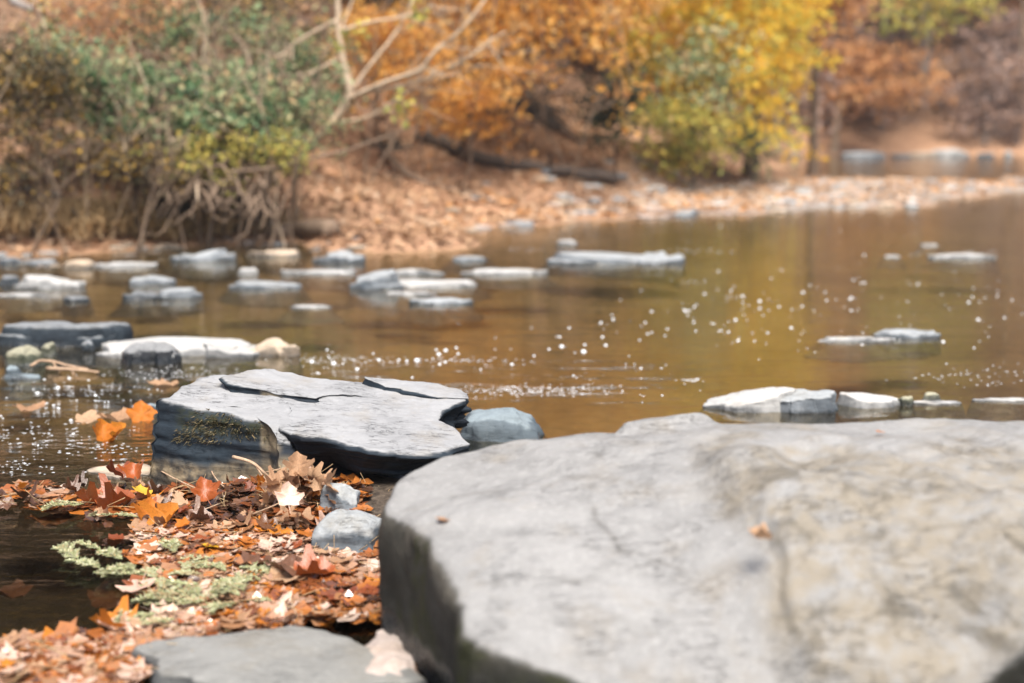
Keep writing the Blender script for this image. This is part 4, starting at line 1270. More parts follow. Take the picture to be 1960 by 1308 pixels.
# ------------------------------------------------------------------ foam bubbles
th = np.linspace(0, PI / 2, 6)
ph = np.linspace(0, 2 * PI, 14, endpoint=False)
V = np.array([(math.cos(p) * math.sin(t + 0.001), math.sin(p) * math.sin(t + 0.001), math.cos(t) * 0.85) for t in th for p in ph])
i = (np.arange(5) * 14)[:, None]
j = np.arange(14)[None]
bub = mesh_np('foam_bubble', V, [np.stack([i + j, i + 14 + j, i + 14 + (j + 1) % 14, i + (j + 1) % 14], -1).reshape(-1, 4), np.arange(14)[None]])
bub.materials.append(M['foam'])
r = np.random.default_rng(23)
PATH = np.array([(560, 700), (700, 690), (850, 685), (1000, 665), (1130, 650), (1250, 622), (1380, 605), (1520, 570), (1700, 560)], float)
bl = []
for _ in range(130):
    t = r.uniform(0, len(PATH) - 1.001)
    i = int(t)
    p = PATH[i] + (PATH[i + 1] - PATH[i]) * (t - i)
    sp = 12 + 5 * i
    bl.append((p[0] + r.normal(0, 26), p[1] + r.normal(0, sp), 'drifting down the middle of the river', r.uniform(0.6, 1.15)))
for _ in range(110):
    bl.append((r.uniform(1350, 1960), np.clip(r.normal(605, 48), 500, 745), 'scattered over the right half of the river', r.uniform(0.45, 0.9)))
for _ in range(60):
    bl.append((r.uniform(0, 330), np.clip(r.normal(770, 36), 725, 860), 'in the riffle at the left', r.uniform(0.35, 0.75)))
for _ in range(20):
    bl.append((r.uniform(1050, 1400), r.uniform(690, 780), 'near the far rim of the boulder', r.uniform(0.35, 0.6)))
for a, b, lab, s in bl:
    o = link('foam_bubble', bub, None, None, pt(a, b, -0.001))
    s *= 0.0085 * r.choice([0.5, 0.7, 0.9, 1.0, 1.2, 1.8])
    o.scale = (s, s, s)
    tag(o, 'white foam bubble, one of many alike %s' % lab, 'bubble', 'foam bubbles %s' % lab)
# lacy foam streaks
mb = MB()
base_v = V[::1]
for (cx, cy, sx_, sy_, n) in ((1000, 748, 75, 6, 190), (640, 690, 60, 5, 90), (880, 690, 60, 4, 60), (330, 715, 70, 6, 90), (140, 745, 90, 10, 60), (60, 830, 70, 12, 90), (190, 860, 60, 8, 60), (40, 890, 50, 10, 60), (1880, 720, 60, 12, 60), (1320, 728, 14, 2, 22),
                              (1850, 488, 50, 5, 40), (1340, 480, 35, 2, 24), (1000, 478, 20, 1.5, 16), (1400, 570, 14, 2, 14), (1320, 540, 14, 2, 14)):
    for _ in range(n):
        a, b = cx + r.normal(0, sx_), cy + r.normal(0, sy_)
        p = pt(a, b, 0.0005)
        s = r.uniform(0.002, 0.0055) * (p[1] / 6.0) ** 0.6
        k = 6
        t = np.linspace(0, 2 * PI, k, endpoint=False)
        W = np.column_stack([p[0] + s * 1.6 * np.cos(t), p[1] + s * np.sin(t), np.full(k, p[2])])
        W = np.vstack([W, [p[0], p[1], p[2] + s * 0.3]])
        mb.add(W, [[q, (q + 1) % k, k] for q in range(k)])
o = link('foam', mb.mesh('foam'), M['foam'])
tag(o, 'lacy streaks of white foam drifting on the river', 'foam', kind='stuff')

# ------------------------------------------------------------------ litter on the banks
r = np.random.default_rng(31)


def on_land(n, x0, x1, y0, y1, zmin, zmax):
    out = []
    while sum(len(o) for o in out) < n:
        x, y = r.uniform(x0, x1, n), r.uniform(y0, y1, n)
        z = gz(x, y)
        k = (z > zmin) & (z < zmax)
        out.append(np.column_stack([x, y, z])[k])
    return np.vstack(out)[:n]


P = on_land(34000, -6.5, 12, 13, 29, 0.015, 1.6)
P = P[~((poly_sd(P[:, 0], P[:, 1], BAR) > -0.3) & (r.random(len(P)) < 0.75 * sstep(0.5, 4.5, P[:, 0])))]
barm = poly_sd(P[:, 0], P[:, 1], BAR) > -0.4
bare = np.zeros(len(P), bool)
for cx_, cy_, cz_, r_ in HOLLOW_SHADE:
    bare |= np.linalg.norm(P - (cx_, cy_, cz_), axis=1) < r_ * 0.85  # leaves thinned out over the painted shade patches
bare &= r.random(len(P)) < 0.85
P, barm = P[~bare], barm[~bare]
P[:, 2] += r.uniform(0, 0.04, len(P))
o = link('leaf_litter', leaf_stuff('leaf_litter', P, r.uniform(0.04, 0.095, len(P)), r, None, 0.4, np.clip(np.where(barm, 0.68, 0.5) + 0.35 * fbm(P * 1.1, 14, 3) + r.normal(0, 0.2, len(P)), 0, 1)), M['bank_leaves'])
tag(o, 'fallen tan and orange leaves covering the beach and lower bank', 'leaf litter', kind='stuff')
P = on_land(16000, -8, 24, 14, 58, 1.2, 8)
P = P[~((np.linalg.norm(P - HOLLOW_SHADE[3][:3], axis=1) < 0.5) | (np.linalg.norm(P - HOLLOW_SHADE[4][:3], axis=1) < 0.7))]
P[:, 2] += r.uniform(0, 0.08, len(P))
o = link('hillside_litter', leaf_stuff('hillside_litter', P, r.uniform(0.09, 0.2, len(P)), r, None, 0.6), M['hill_leaves'])
tag(o, 'brown fallen leaves covering the wooded hillside', 'leaf litter', kind='stuff')


# ------------------------------------------------------------------ trees and shrubs
def limb(mb, a, b, r0, r1, sag=0.0, wob=0.06, n=10, k=7, seed=0):
    a, b = np.asarray(a, float), np.asarray(b, float)
    L = np.linalg.norm(b - a)
    t = np.linspace(0, 1, n)[:, None]
    Q = a + (b - a) * t
    Q[:, 2] += sag * L * (4 * t * (1 - t))[:, 0]
    w_ = np.stack([fbm(np.column_stack([t * 3 + seed, t * 0 + i * 7.7, t * 0 + seed * 1.3]), seed + i, 3) for i in range(3)], -1)
    Q += wob * L * w_ * (np.sin(PI * t * 0.5))
    Q[0] = a
    mb.tube(Q, np.linspace(r0, r1, n), k, 0.5, 0.12)
    return Q


def crown_mesh(C, per, sigma, size, r, squash=0.7, tint=0.25):
    """leaves in clumps round the points C; every clump has its own shade of leaf colour"""
    n = len(C) * per
    cid = np.repeat(np.arange(len(C)), per)
    P = C[cid] + r.normal(size=(n, 3)) * sigma * np.array([1, 1, squash])
    shade = r.normal(0.5, tint, len(C))
    a = np.clip(shade[cid] + r.normal(0, 0.24, n), 0, 1)
    return leaf_stuff('crown', P, r.uniform(0.6, 1.3, n) * size, r, None, 0.8, a, 'card')


def tree(name, base, targets, bark, crown, size, per, sigma, label, cat='tree', group=None, height=None, lean=(0, 0), r0=0.12, sag=0.12, seed=1, trunk_pts=None, sub=3, tint=0.28, fork=(0.35, 0.85), squash=0.55):
    r = np.random.default_rng(seed)
    base = np.asarray(base, float)
    t = empty(name, base, label, cat, group)
    mb = MB()
    targets = [np.asarray(q, float) - base for q in targets]
    if trunk_pts is None:
        h = height if height else max(q[2] for q in targets) * 0.8
        trunk_pts = [(0, 0, -0.25), (lean[0] * h * 0.2, lean[1] * h * 0.2, h * 0.3), (lean[0] * h * 0.6 + r.normal(0, 0.03) * h, lean[1] * h * 0.6, h * 0.65), (lean[0] * h, lean[1] * h, h)]
    T = spline(trunk_pts, 24)
    mb.tube(T, r0 * np.linspace(1.25, 0.35, 24) * (1 + 0.5 * np.exp(-np.linspace(0, 12, 24))), 9, 0.5, 0.15)
    C = []
    for k, q in enumerate(targets):
        # leave the trunk below the target
        zt = [i for i in range(24) if fork[0] <= i / 23 <= fork[1]]
        i0 = min(zt, key=lambda i: abs(T[i][2] - (q[2] - 0.35 * np.linalg.norm(q[:2] - T[i][:2]))) + r.uniform(0, 0.5))
        f = 1 - i0 / 23
        rb = max(0.008, r0 * (0.18 + 0.3 * f))
        Q = limb(mb, T[i0], q, rb, 0.006, sag, 0.07, 11, 6, seed * 100 + k)
        C += [Q[5], Q[7], Q[8], Q[9], Q[10], 0.5 * (Q[9] + Q[10]) - (0, 0, 0.15 * sigma)]
        for s in range(sub):
            i = r.integers(4, 10)
            d = r.normal(size=3) * np.array([1, 1, 0.55])
            e = Q[i] + d / np.linalg.norm(d) * r.uniform(0.5, 1.1) * sigma * 2.2
            q2 = limb(mb, Q[i], e, rb * 0.3 + 0.003, 0.003, 0.0, 0.08, 6, 5, seed * 31 + k * 7 + s)
            C += [q2[3], q2[5]]
    link('trunk', mb.mesh('trunk'), M[bark], t)
    if per:
        me = crown_mesh(np.array(C), max(3, int(per * 0.62)), sigma * 0.42, size, r, squash, tint)
        link('crown', me, M[crown], t)
    return t


def region(n, poly, d0, d1, seed, zfloor=0.0):
    r = np.random.default_rng(seed)
    poly = np.array(poly, float)
    out = []
    x0, y0 = poly.min(0)
    x1, y1 = poly.max(0)
    while len(out) < n:
        a, b = r.uniform(x0, x1), r.uniform(y0, y1)
        if poly_sd(np.array([a]), np.array([b]), poly)[0] > 0:
            y = r.uniform(d0, d1)
            p = atd(a, b, y)
            g_ = gz1(p[0], p[1])
            if p[2] < g_ + 0.1:
                p = atd(a, b, max(12, y - 2))
            out.append(p)
    return out


def upper(n, base, rad, z0, z1, seed):
    r = np.random.default_rng(seed)
    return [np.array([base[0] + r.normal(0, rad), base[1] + r.normal(0, rad), r.uniform(z0, z1)]) for _ in range(n)]


def gbase(px, y):
    p = atd(px, 200, y)
    return np.array([p[0], y, gz1(p[0], y)])


# orange maple over the centre
b = gbase(1010, 25.5)
tree('maple_tree', b, region(34, [(700, -60), (1330, -60), (1330, 60), (1180, 190), (1000, 215), (930, 230), (800, 190), (690, 110)], 17.5, 21, 41) + upper(6, b, 2.6, 5.5, 9, 42), 'bark_brown', 'crown_orange', 0.105, 34, 0.42,
     'orange maple arching over the beach at the top centre', r0=0.09, seed=3, height=9, sub=3)
# sparse orange bush low in the centre
b = gbase(900, 19.6)
tree('bush', b, region(13, [(820, 120), (1000, 130), (1060, 240), (900, 250), (800, 230)], 17.8, 19.2, 43), 'bark_brown', 'crown_orange', 0.085, 20, 0.32, 'low orange leaved bush above the dark log', 'bush', r0=0.03, seed=4, sub=2)
# yellow maple right of centre
b = gbase(1440, 27.0)
tree('maple_tree', b, region(44, [(1200, -60), (1640, -60), (1600, 60), (1500, 120), (1500, 200), (1555, 245), (1480, 250), (1330, 240), (1240, 225), (1200, 130), (1160, 60)], 22, 26, 44) + upper(8, b, 2.8, 6, 10, 45), 'bark_brown', 'crown_yellow', 0.125, 38, 0.5,
     'bright yellow maple with drooping boughs right of centre', r0=0.10, seed=5, height=9, sub=3)
b = gbase(1560, 30.0)
tree('maple_tree', b, region(14, [(1480, -60), (1660, -60), (1640, 60), (1560, 110), (1500, 40)], 26, 28, 46) + upper(5, b, 2.5, 6, 10, 47), 'bark_brown', 'crown_rusty', 0.13, 26, 0.5, 'rust orange maple just right of the bright yellow one', r0=0.08, seed=6, height=9)
# lime bush at the foot of the yellow maple
b = gbase(1330, 23.5)
tree('bush', b, region(20, [(1190, 215), (1300, 200), (1420, 260), (1380, 325), (1290, 320), (1215, 270)], 21.6, 24, 48), 'bark_brown', 'crown_lime', 0.10, 13, 0.42, 'lime yellow bush hanging over the beach below the yellow maple', 'bush', r0=0.035, seed=7, sub=3)
b = gbase(1430, 27.5)
tree('bush', b, region(16, [(1340, 220), (1490, 225), (1500, 300), (1440, 325), (1360, 320)], 25, 27, 49), 'bark_brown', 'crown_pale', 0.09, 10, 0.42, 'green bush right of the lime yellow bush at the end of the beach', 'bush', r0=0.035, seed=8, sub=3)
b = gbase(1320, 25)
tree('bush', b, region(12, [(1280, 60), (1420, 70), (1430, 190), (1330, 200), (1270, 120)], 21.4, 22.5, 50), 'bark_brown', 'crown_pale', 0.10, 12, 0.4, 'green shrub showing through the yellow maple boughs', 'bush', r0=0.04, seed=9, sub=2)
# dark evergreen hollow
b = gbase(1180, 21.5)
tree('bush', b, region(15, [(1120, 160), (1230, 165), (1240, 285), (1130, 270)], 20.6, 21.3, 51), 'bark_dark', 'crown_dark', 0.09, 12, 0.25, 'dark evergreen bush in the hollow left of the lime bush', 'bush', r0=0.015, seed=10, sub=2)
# green shrubs on the left bank
b = gbase(330, 15.6)
tree('shrub', b, region(26, [(170, 130), (300, 120), (480, 170), (560, 200), (520, 300), (400, 310), (260, 290), (170, 230)], 14.4, 15.4, 52), 'bark_brown', 'crown_green', 0.075, 46, 0.27, 'large teal green shrub leaning over the left bank', 'shrub', r0=0.03, seed=11, sub=3, fork=(0.05, 0.7))
b = gbase(430, 15.2)
tree('shrub', b, region(15, [(330, 180), (470, 160), (500, 230), (430, 280), (340, 250)], 14.2, 14.8, 53), 'bark_brown', 'crown_pale', 0.07, 40, 0.23, 'paler grey green shrub in front of the teal green one', 'shrub', r0=0.02, seed=12, sub=3, fork=(0.05, 0.7))
b = gbase(60, 14.6)
tree('shrub', b, region(24, [(-60, 80), (120, 100), (170, 220), (140, 300), (60, 350), (-60, 360)], 13.6, 14.4, 54), 'bark_dark', 'crown_dim', 0.05, 28, 0.25, 'dark straggly shrub with yellow leaves at the left edge', 'shrub', r0=0.02, seed=13, sub=3, fork=(0.05, 0.7))
b = gbase(250, 14.7)
tree('shrub', b, region(14, [(150, 240), (350, 260), (380, 330), (250, 350), (160, 320)], 13.9, 14.4, 55), 'bark_dark', 'crown_dim', 0.055, 12, 0.22, 'dull brown green thicket below the teal shrub', 'shrub', r0=0.02, seed=14, sub=3, fork=(0.05, 0.7))
b = gbase(560, 16.8)
tree('shrub', b, region(14, [(480, 20), (640, 60), (640, 230), (540, 250), (480, 120)], 16, 17, 56), 'bark_brown', 'crown_green', 0.065, 24, 0.3, 'thin green shrub behind the pale leaning branches', 'shrub', r0=0.02, seed=15, sub=3, fork=(0.05, 0.7))
b = gbase(230, 18.0)
tree('shrub', b, region(16, [(60, -40), (420, -40), (440, 80), (300, 120), (80, 90)], 16.5, 18.5, 57), 'bark_brown', 'crown_rusty', 0.06, 16, 0.4, 'sparse orange leaved shrub high on the left hillside', 'shrub', r0=0.025, seed=16, sub=3, fork=(0.05, 0.7))
b = gbase(480, 19.0)
tree('shrub', b, region(14, [(400, -40), (660, -40), (640, 60), (500, 110), (420, 60)], 17.5, 19, 58), 'bark_brown', 'crown_dim', 0.06, 20, 0.4, 'brown green shrub high on the hillside left of the leaning branches', 'shrub', r0=0.025, seed=17, sub=3, fork=(0.05, 0.7))
b = gbase(720, 19.5)
tree('bush', b, region(16, [(640, 20), (830, 10), (860, 120), (760, 180), (660, 150)], 17.6, 19.2, 59), 'bark_brown', 'crown_orange', 0.085, 18, 0.34, 'golden bush showing through the pale leaning branches', 'bush', r0=0.03, seed=18, sub=2)
b = gbase(420, 14.9)
tree('shrub', b, region(18, [(300, 270), (560, 250), (600, 310), (500, 345), (330, 340)], 13.9, 14.6, 85), 'bark_brown', 'crown_lime', 0.05, 14, 0.2, 'low yellow green growth drooping over the exposed roots', 'shrub', r0=0.012, seed=85, sub=3, fork=(0.05, 0.7))
b = gbase(360, 17.2)
tree('shrub', b, region(18, [(240, 10), (560, 20), (560, 130), (380, 150), (250, 110)], 15.8, 17.2, 86), 'bark_dark', 'crown_green', 0.06, 16, 0.3, 'patchy green brush on the slope above the teal green shrub', 'shrub', r0=0.02, seed=86, sub=3, fork=(0.05, 0.7))
b = gbase(120, 15.2)
tree('shrub', b, region(16, [(20, 90), (260, 70), (300, 170), (200, 230), (60, 200)], 14.3, 15.3, 81), 'bark_brown', 'crown_pale', 0.06, 24, 0.26, 'grey green shrub at the far left above the dark straggly one', 'shrub', r0=0.02, seed=81, sub=3, fork=(0.05, 0.7))
b = gbase(560, 15.6)
tree('shrub', b, region(14, [(470, 160), (640, 170), (620, 260), (540, 290), (480, 260)], 14.6, 15.4, 82), 'bark_brown', 'crown_pale', 0.055, 20, 0.22, 'yellowish green shrub at the foot of the pale leaning tree', 'shrub', r0=0.015, seed=82, sub=3, fork=(0.05, 0.7))
b = gbase(960, 24)
tree('maple_tree', b, region(26, [(850, -60), (1260, -60), (1230, 60), (1100, 130), (900, 110)], 19, 22, 83) + upper(3, b, 2.4, 6, 9, 84), 'bark_brown', 'crown_orange', 0.105, 28, 0.42, 'second golden maple filling the top behind the arching one', r0=0.08, seed=83, height=9)
# far bank
b = gbase(1598, 41.9)
tree('sapling', b, region(20, [(1640, 110), (1760, 95), (1810, 150), (1800, 210), (1700, 225), (1640, 180)], 39.5, 42, 60), 'bark_pale', 'crown_rusty', 0.17, 13, 0.55, 'slim orange leaved sapling leaning over the far water', r0=0.11, seed=19, height=2.7, lean=(0.12, 0), sub=3, fork=(0.55, 0.95))
b = gbase(1560, 36)
tree('bush', b, region(12, [(1490, 140), (1560, 130), (1575, 220), (1550, 260), (1490, 240)], 37, 39, 61), 'bark_brown', 'crown_haze', 0.17, 12, 0.6, 'brown thicket between the yellow maple and the far sapling', 'bush', r0=0.05, seed=20, sub=2)
b = gbase(1760, 47)
tree('tree', b, region(16, [(1690, -80), (1900, -80), (1880, 40), (1780, 60), (1700, 40)], 40, 44, 62) + upper(8, b, 3, 9, 14, 63), 'bark_grey', 'crown_lime', 0.21, 22, 0.7, 'olive yellow tree at the top right beyond the far water', r0=0.2, seed=21, height=11)
b = gbase(1948, 44)
mbt = [(0, 0, -0.3), (0.05, 0, 2), (0.0, 0, 5), (0.2, 0, 11)]
tree('tree', b, upper(12, b, 3, 9, 13, 64), 'bark_brown', 'crown_haze', 0.2, 12, 0.8, 'slim tree trunk at the far right edge', r0=0.09, seed=22, trunk_pts=mbt)
# brown brush covering the far hillside: individual bushes
proto = []
for k, (cr, lab) in enumerate((('crown_haze', 'grey brown'), ('crown_rusty', 'rust brown'), ('crown_haze', 'dull mauve brown'))):
    r = np.random.default_rng(400 + k)
    b0 = np.zeros(3)
    tg = [np.array([r.normal(0, 0.9), r.normal(0, 0.9), r.uniform(0.6, 2.8)]) for _ in range(18)]
    o = tree('brush', b0, tg, 'bark_grey', cr, 0.16, 18, 0.5, lab, 'bush', None, r0=0.05, seed=30 + k, height=2.2, sub=2, fork=(0.05, 0.8))
    proto.append((o, lab, [0]))


def put_copy(o, loc, rz, s, label, cat, group, used):
    if not used[0]:
        c = o
        used[0] = 1
    else:
        c = o.copy()
        COL.objects.link(c)
        for ch in list(o.children):
            d = ch.copy()
            COL.objects.link(d)
            d.parent = c
    c.location = [float(v) for v in loc]
    c.rotation_euler = (0, 0, rz)
    c.scale = (s, s, s)
    tag(c, label, cat, group)
    return c


r = np.random.default_rng(71)
k = 0
while k < 34:
    px, y = r.uniform(1480, 2080), r.uniform(42.8, 54)
    p = atd(px, 200, y)
    z = gz1(p[0], y)
    if z < 0.25:
        continue
    o, lab, used = proto[r.choice([0, 0, 1, 2])]
    put_copy(o, (p[0], y, z - 0.1), r.uniform(0, 6.28), r.uniform(0.7, 1.25), '%s bush, one of many alike on the far right hillside' % lab, 'bush', '%s bushes on the far hillside' % lab, used)
    k += 1

# woods higher up: their crowns close off the sky and colour the water
proto = []
for k, (cr, lab) in enumerate((('crown_orange', 'orange'), ('crown_haze', 'brown'), ('crown_yellow', 'yellow'), ('crown_rusty', 'rust'))):
    r = np.random.default_rng(500 + k)
    tg = [np.array([r.normal(0, 1.7), r.normal(0, 1.7), r.uniform(2.6, 8.5)]) for _ in range(34)]
    o = tree('tree', np.zeros(3), tg, 'bark_brown', cr, 0.24, 26, 0.75, lab, 'tree', None, r0=0.17, seed=50 + k, height=8, sub=2, fork=(0.2, 0.95))
    proto.append((o, lab, [0]))
r = np.random.default_rng(73)
k = 0
spots = [(-4.5, 29), (-2.5, 29), (-0.5, 30), (1, 32), (2.2, 34), (3.5, 36), (0, 35), (-4, 31), (-8, 30), (5, 38), (6.5, 45), (9, 51), (12, 52), (15, 53), (18, 54), (22, 54), (11, 56), (16, 58), (20, 60), (26, 56), (-12, 30), (3, 39), (7, 50)]
for (x, y) in spots:
    kk = [0, 1, 0, 2, 3][r.integers(5)] if x < 8 else [1, 1, 3, 1, 0][r.integers(5)]
    o, lab, used = proto[kk]
    side = 'left hill' if x < 8 else 'far right hill'
    put_copy(o, (x, y, gz1(x, y) - 0.2), r.uniform(0, 6.28), r.uniform(0.8, 1.25), '%s leaved tree among the woods on the %s' % (lab, side), 'tree', '%s trees on the %s' % (lab, side), used)
r = np.random.default_rng(540)
o = tree('tree', np.zeros(3), [np.array([r.normal(0, 1.3), r.normal(0, 1.2), r.uniform(1.6, 6.5)]) for _ in range(34)], 'bark_dark', 'crown_dim', 0.2, 34, 0.7, 'dark', 'tree', None, r0=0.14, seed=58, height=6.5, sub=2, fork=(0.1, 0.95))
used = [0]
for (x, y) in [(-9.5, 19.5), (-7.6, 20.5), (-6.0, 20.8), (-4.5, 21.6), (-3.2, 22.6), (-1.9, 24.2)]:
    put_copy(o, (x, y, gz1(x, y) - 0.2), r.uniform(0, 6.28), r.uniform(0.85, 1.15), 'dark olive leaved tree in the row along the top of the left bank', 'tree', 'dark olive trees on the left bank', used)
for o, lab, used in proto:
    if not used[0]:
        put_copy(o, (28, 56, gz1(28, 56)), 0, 1, '%s leaved tree among the woods on the far right hill' % lab, 'tree', '%s trees on the far right hill' % lab, used)

# pale leaning bare tree
b = atd(583, 288, 15.6)
b[2] = gz1(b[0], b[1])
LE = [([(575, 292, 15.6), (625, 250, 15.5), (668, 185, 15.4), (655, 110, 15.4), (645, 40, 15.4), (650, -60, 15.4)], 0.055, 0.022),
      ([(668, 190, 15.4), (720, 165, 15.2), (800, 135, 15.0), (830, 100, 14.9), (900, 40, 14.9), (960, -40, 15)], 0.032, 0.01),
      ([(690, 178, 15.3), (780, 160, 15.1), (880, 120, 15.0), (965, 60, 15.0)], 0.024, 0.008),
      ([(640, 235, 15.5), (700, 225, 15.3), (760, 190, 15.2), (840, 130, 15.2)], 0.018, 0.006),
      ([(672, 175, 15.4), (720, 110, 15.5), (760, 60, 15.6), (800, -30, 15.6)], 0.022, 0.008),
      ([(655, 110, 15.4), (590, 140, 15.5), (520, 150, 15.6)], 0.02, 0.008),
      ([(645, 40, 15.4), (570, 80, 15.6), (530, 115, 15.7)], 0.024, 0.012),
      ([(648, 60, 15.4), (720, 40, 15.4), (790, 30, 15.4), (830, 10, 15.4)], 0.018, 0.006)]
t = empty('bare_tree', b, 'pale bare tree leaning from the bank with forked branches', 'tree')
for k, (L, r0, r1) in enumerate(LE):
    mb = MB()
    Q = spline([atd(*a) for a in L], 26)
    Q += 0.02 * np.stack([fbm(Q * 3 + 7, k, 3), fbm(Q * 3 + 3, k + 5, 3), fbm(Q * 3, k + 9, 3)], -1) * np.linspace(0, 1, 26)[:, None]
    mb.tube(Q, np.linspace(r0, r1, 26), 9, 0.5, 0.15)
    r = np.random.default_rng(k)
    for s in range(10 if k else 3):
        i = r.integers(8, 25)
        d = (Q[-1] - Q[0]) / np.linalg.norm(Q[-1] - Q[0]) + r.normal(0, 0.5, 3)
        limb(mb, Q[i], Q[i] + d * r.uniform(0.25, 0.6), r1 * 0.7, 0.003, 0, 0.07, 7, 5, k * 9 + s)
    link('trunk' if k == 0 else 'branch', mb.mesh('branch'), M['bark_pale'], t, -b)
mb = MB()
C = np.array([atd(768, 200, 14.6), atd(770, 215, 14.6), atd(790, 20, 15), atd(800, 35, 15), atd(700, 60, 15.2), atd(500, 250, 14.9), atd(650, 75, 15.3)])
me = crown_mesh(C, 16, 0.06, 0.08, np.random.default_rng(3), 1.2, 0.1)
link('leaves', me, M['crown_lime'], t, -b)


# logs and branches on the bank
def log(name, L, r0, r1, bark, label, stubs=0, seed=0, cat='log', k=10):
    mb = MB()
    Q = spline([np.asarray(a, float) for a in L], 26)
    Q += r0 * 0.4 * np.stack([fbm(Q * 1.7 + 7, seed, 3), fbm(Q * 1.7 + 3, seed + 5, 3), fbm(Q * 1.7, seed + 9, 3)], -1)
    mb.tube(Q, np.linspace(r0, r1, 26), k, 0.5, 0.2)
    r = np.random.default_rng(seed)
    for s in range(stubs):
        i = r.integers(4, 22)
        d = r.normal(size=3)
        d[2] = abs(d[2])
        limb(mb, Q[i], Q[i] + d / np.linalg.norm(d) * r.uniform(3, 9) * r0, r0 * 0.4, r0 * 0.15, 0, 0.05, 6, 6, seed + s)
    b = Q[0].copy()
    mb.V = [v - b for v in mb.V]
    return tag(link(name, mb.mesh(name), M[bark], None, b), label, cat)


def gpt(px, py, lift=0.05):
    p = hit(px, py, 10)
    return p + np.array([0, 0, lift])


log('fallen_log', [gpt(800, 280, .14), gpt(880, 306, .12), gpt(960, 326, .12), gpt(1060, 342, .12), gpt(1180, 360, .12)], 0.095, 0.08, 'bark_dark', 'long dark fallen log lying down the leafy beach', 3, 5)
log('fallen_log', [gpt(730, 300, .05), gpt(790, 345, .05), gpt(860, 368, .05), gpt(935, 388, .05)], 0.05, 0.03, 'bark_brown', 'thin brown fallen branch on the beach left of the dark log', 3, 6)
log('fallen_log', [gpt(520, 462, .06), gpt(570, 455, .1), gpt(628, 458, .09)], 0.09, 0.10, 'bark_brown', 'short weathered log on the shore behind the domed grey rock', 0, 7)
log('fallen_log', [gpt(60, 452, .05), gpt(150, 448, .07), gpt(260, 452, .06), gpt(340, 446, .05)], 0.085, 0.05, 'bark_dark', 'dark log lying along the foot of the left bank', 2, 8)
log('fallen_branch', [atd(430, 330, 14.2), atd(520, 322, 14.3), atd(590, 305, 14.5), atd(660, 290, 14.6), atd(720, 268, 14.7), atd(790, 240, 14.9)], 0.02, 0.008, 'bark_brown', 'brown branch sweeping low over the bank below the leaning tree', 5, 9, 'branch')
log('fallen_branch', [gpt(270, 370, .08), gpt(325, 358, .12), gpt(370, 320, .1)], 0.04, 0.03, 'bark_pale', 'stout pale branch stub at the foot of the green shrub', 1, 10, 'branch')
log('fallen_branch', [gpt(575, 405, .02), atd(582, 375, 15.3)], 0.012, 0.01, 'bark_pale', 'short pale stake poking out of the beach', 0, 12, 'branch', 7)
log('fallen_branch', [gpt(381, 428, -.03), atd(380, 395, 14.0), atd(378, 350, 14.0)], 0.014, 0.01, 'bark_pale', 'upright pale stem standing before the dark roots', 0, 13, 'branch', 7)
log('fallen_branch', [gpt(-30, 350, .1), gpt(20, 340, .1)], 0.03, 0.03, 'bark_pale', 'pale branch end at the left edge of the bank', 0, 14, 'branch', 7)
log('fallen_branch', [gpt(20, 8, .05), gpt(60, 27, .05)], 0.06, 0.05, 'bark_grey', 'short grey log end on the hillside in the top left corner', 0, 15, 'branch', 8)
log('fallen_branch', [gpt(960, 200, .2), gpt(1040, 235, .1), gpt(1110, 280, .05)], 0.05, 0.03, 'bark_dark', 'dark dead branch above the dark log in the centre', 3, 16, 'branch', 8)
# roots
b = gpt(400, 400, 0)
mb = MB()
r = np.random.default_rng(12)
for k in range(34):
    a = atd(r.uniform(340, 520), r.uniform(300, 345), r.uniform(14.2, 14.8))
    c = atd(r.uniform(290, 520), r.uniform(385, 435), r.uniform(13.7, 14.3))
    c[2] = max(c[2], gz1(c[0], c[1]) - 0.02)
    limb(mb, a - b, c - b, r.uniform(0.010, 0.028), r.uniform(0.004, 0.012), r.uniform(-0.2, 0.2), 0.16, 12, 6, k)
tag(link('root_tangle', mb.mesh('root_tangle'), M['bark_brown'], None, b), 'tangle of dark exposed roots under the green shrubs', 'roots')
b = gpt(1040, 235, 0)
mb = MB()
for k in range(14):
    a = np.array([r.uniform(-0.5, 0.5), r.uniform(0, 0.4), r.uniform(0.2, 0.6)])
    c = np.array([r.uniform(-0.8, 0.8), r.uniform(-0.5, 0.2), r.uniform(-0.15, 0.05)])
    limb(mb, a, c, r.uniform(0.015, 0.04), 0.008, 0.1, 0.15, 10, 6, 70 + k)
tag(link('root_tangle', mb.mesh('root_tangle'), M['bark_dark'], None, b), 'dark stump roots in the hollow above the beach', 'roots')

# bare stems and saplings on the left bank and round the hollow
STEM = [(20, 420, -30, 60, 14.0), (70, 400, 95, 90, 14.1), (110, 410, 60, 150, 14.2), (150, 400, 190, 120, 14.3), (210, 330, 250, 170, 14.4), (260, 380, 330, 260, 14.0), (390, 300, 470, 150, 14.5),
        (450, 330, 520, 210, 14.4), (330, 120, 250, -30, 17.0), (365, 60, 400, -30, 17.0), (205, 90, 215, -20, 16.6), (520, 200, 460, 30, 16.2), (560, 300, 610, 120, 15.7), (500, 320, 620, 180, 15.0), (240, 210, 400, 130, 15.2),
        (820, 220, 900, 60, 18.9), (870, 210, 1010, 120, 19.4), (1000, 215, 1090, 90, 20.6), (1090, 220, 1010, 130, 20.6), (760, 250, 700, 120, 17.9), (700, 240, 830, 150, 17.4), (50, 330, 160, 260, 13.7), (120, 340, 20, 230, 13.8)]
r = np.random.default_rng(599)
for _ in range(30):
    a0, b0 = r.uniform(0, 560), r.uniform(180, 360)
    STEM.append((a0, b0, a0 + r.uniform(-130, 150), b0 - r.uniform(90, 230), r.uniform(13.7, 15.2) + max(0, (300 - b0) * 0.012)))
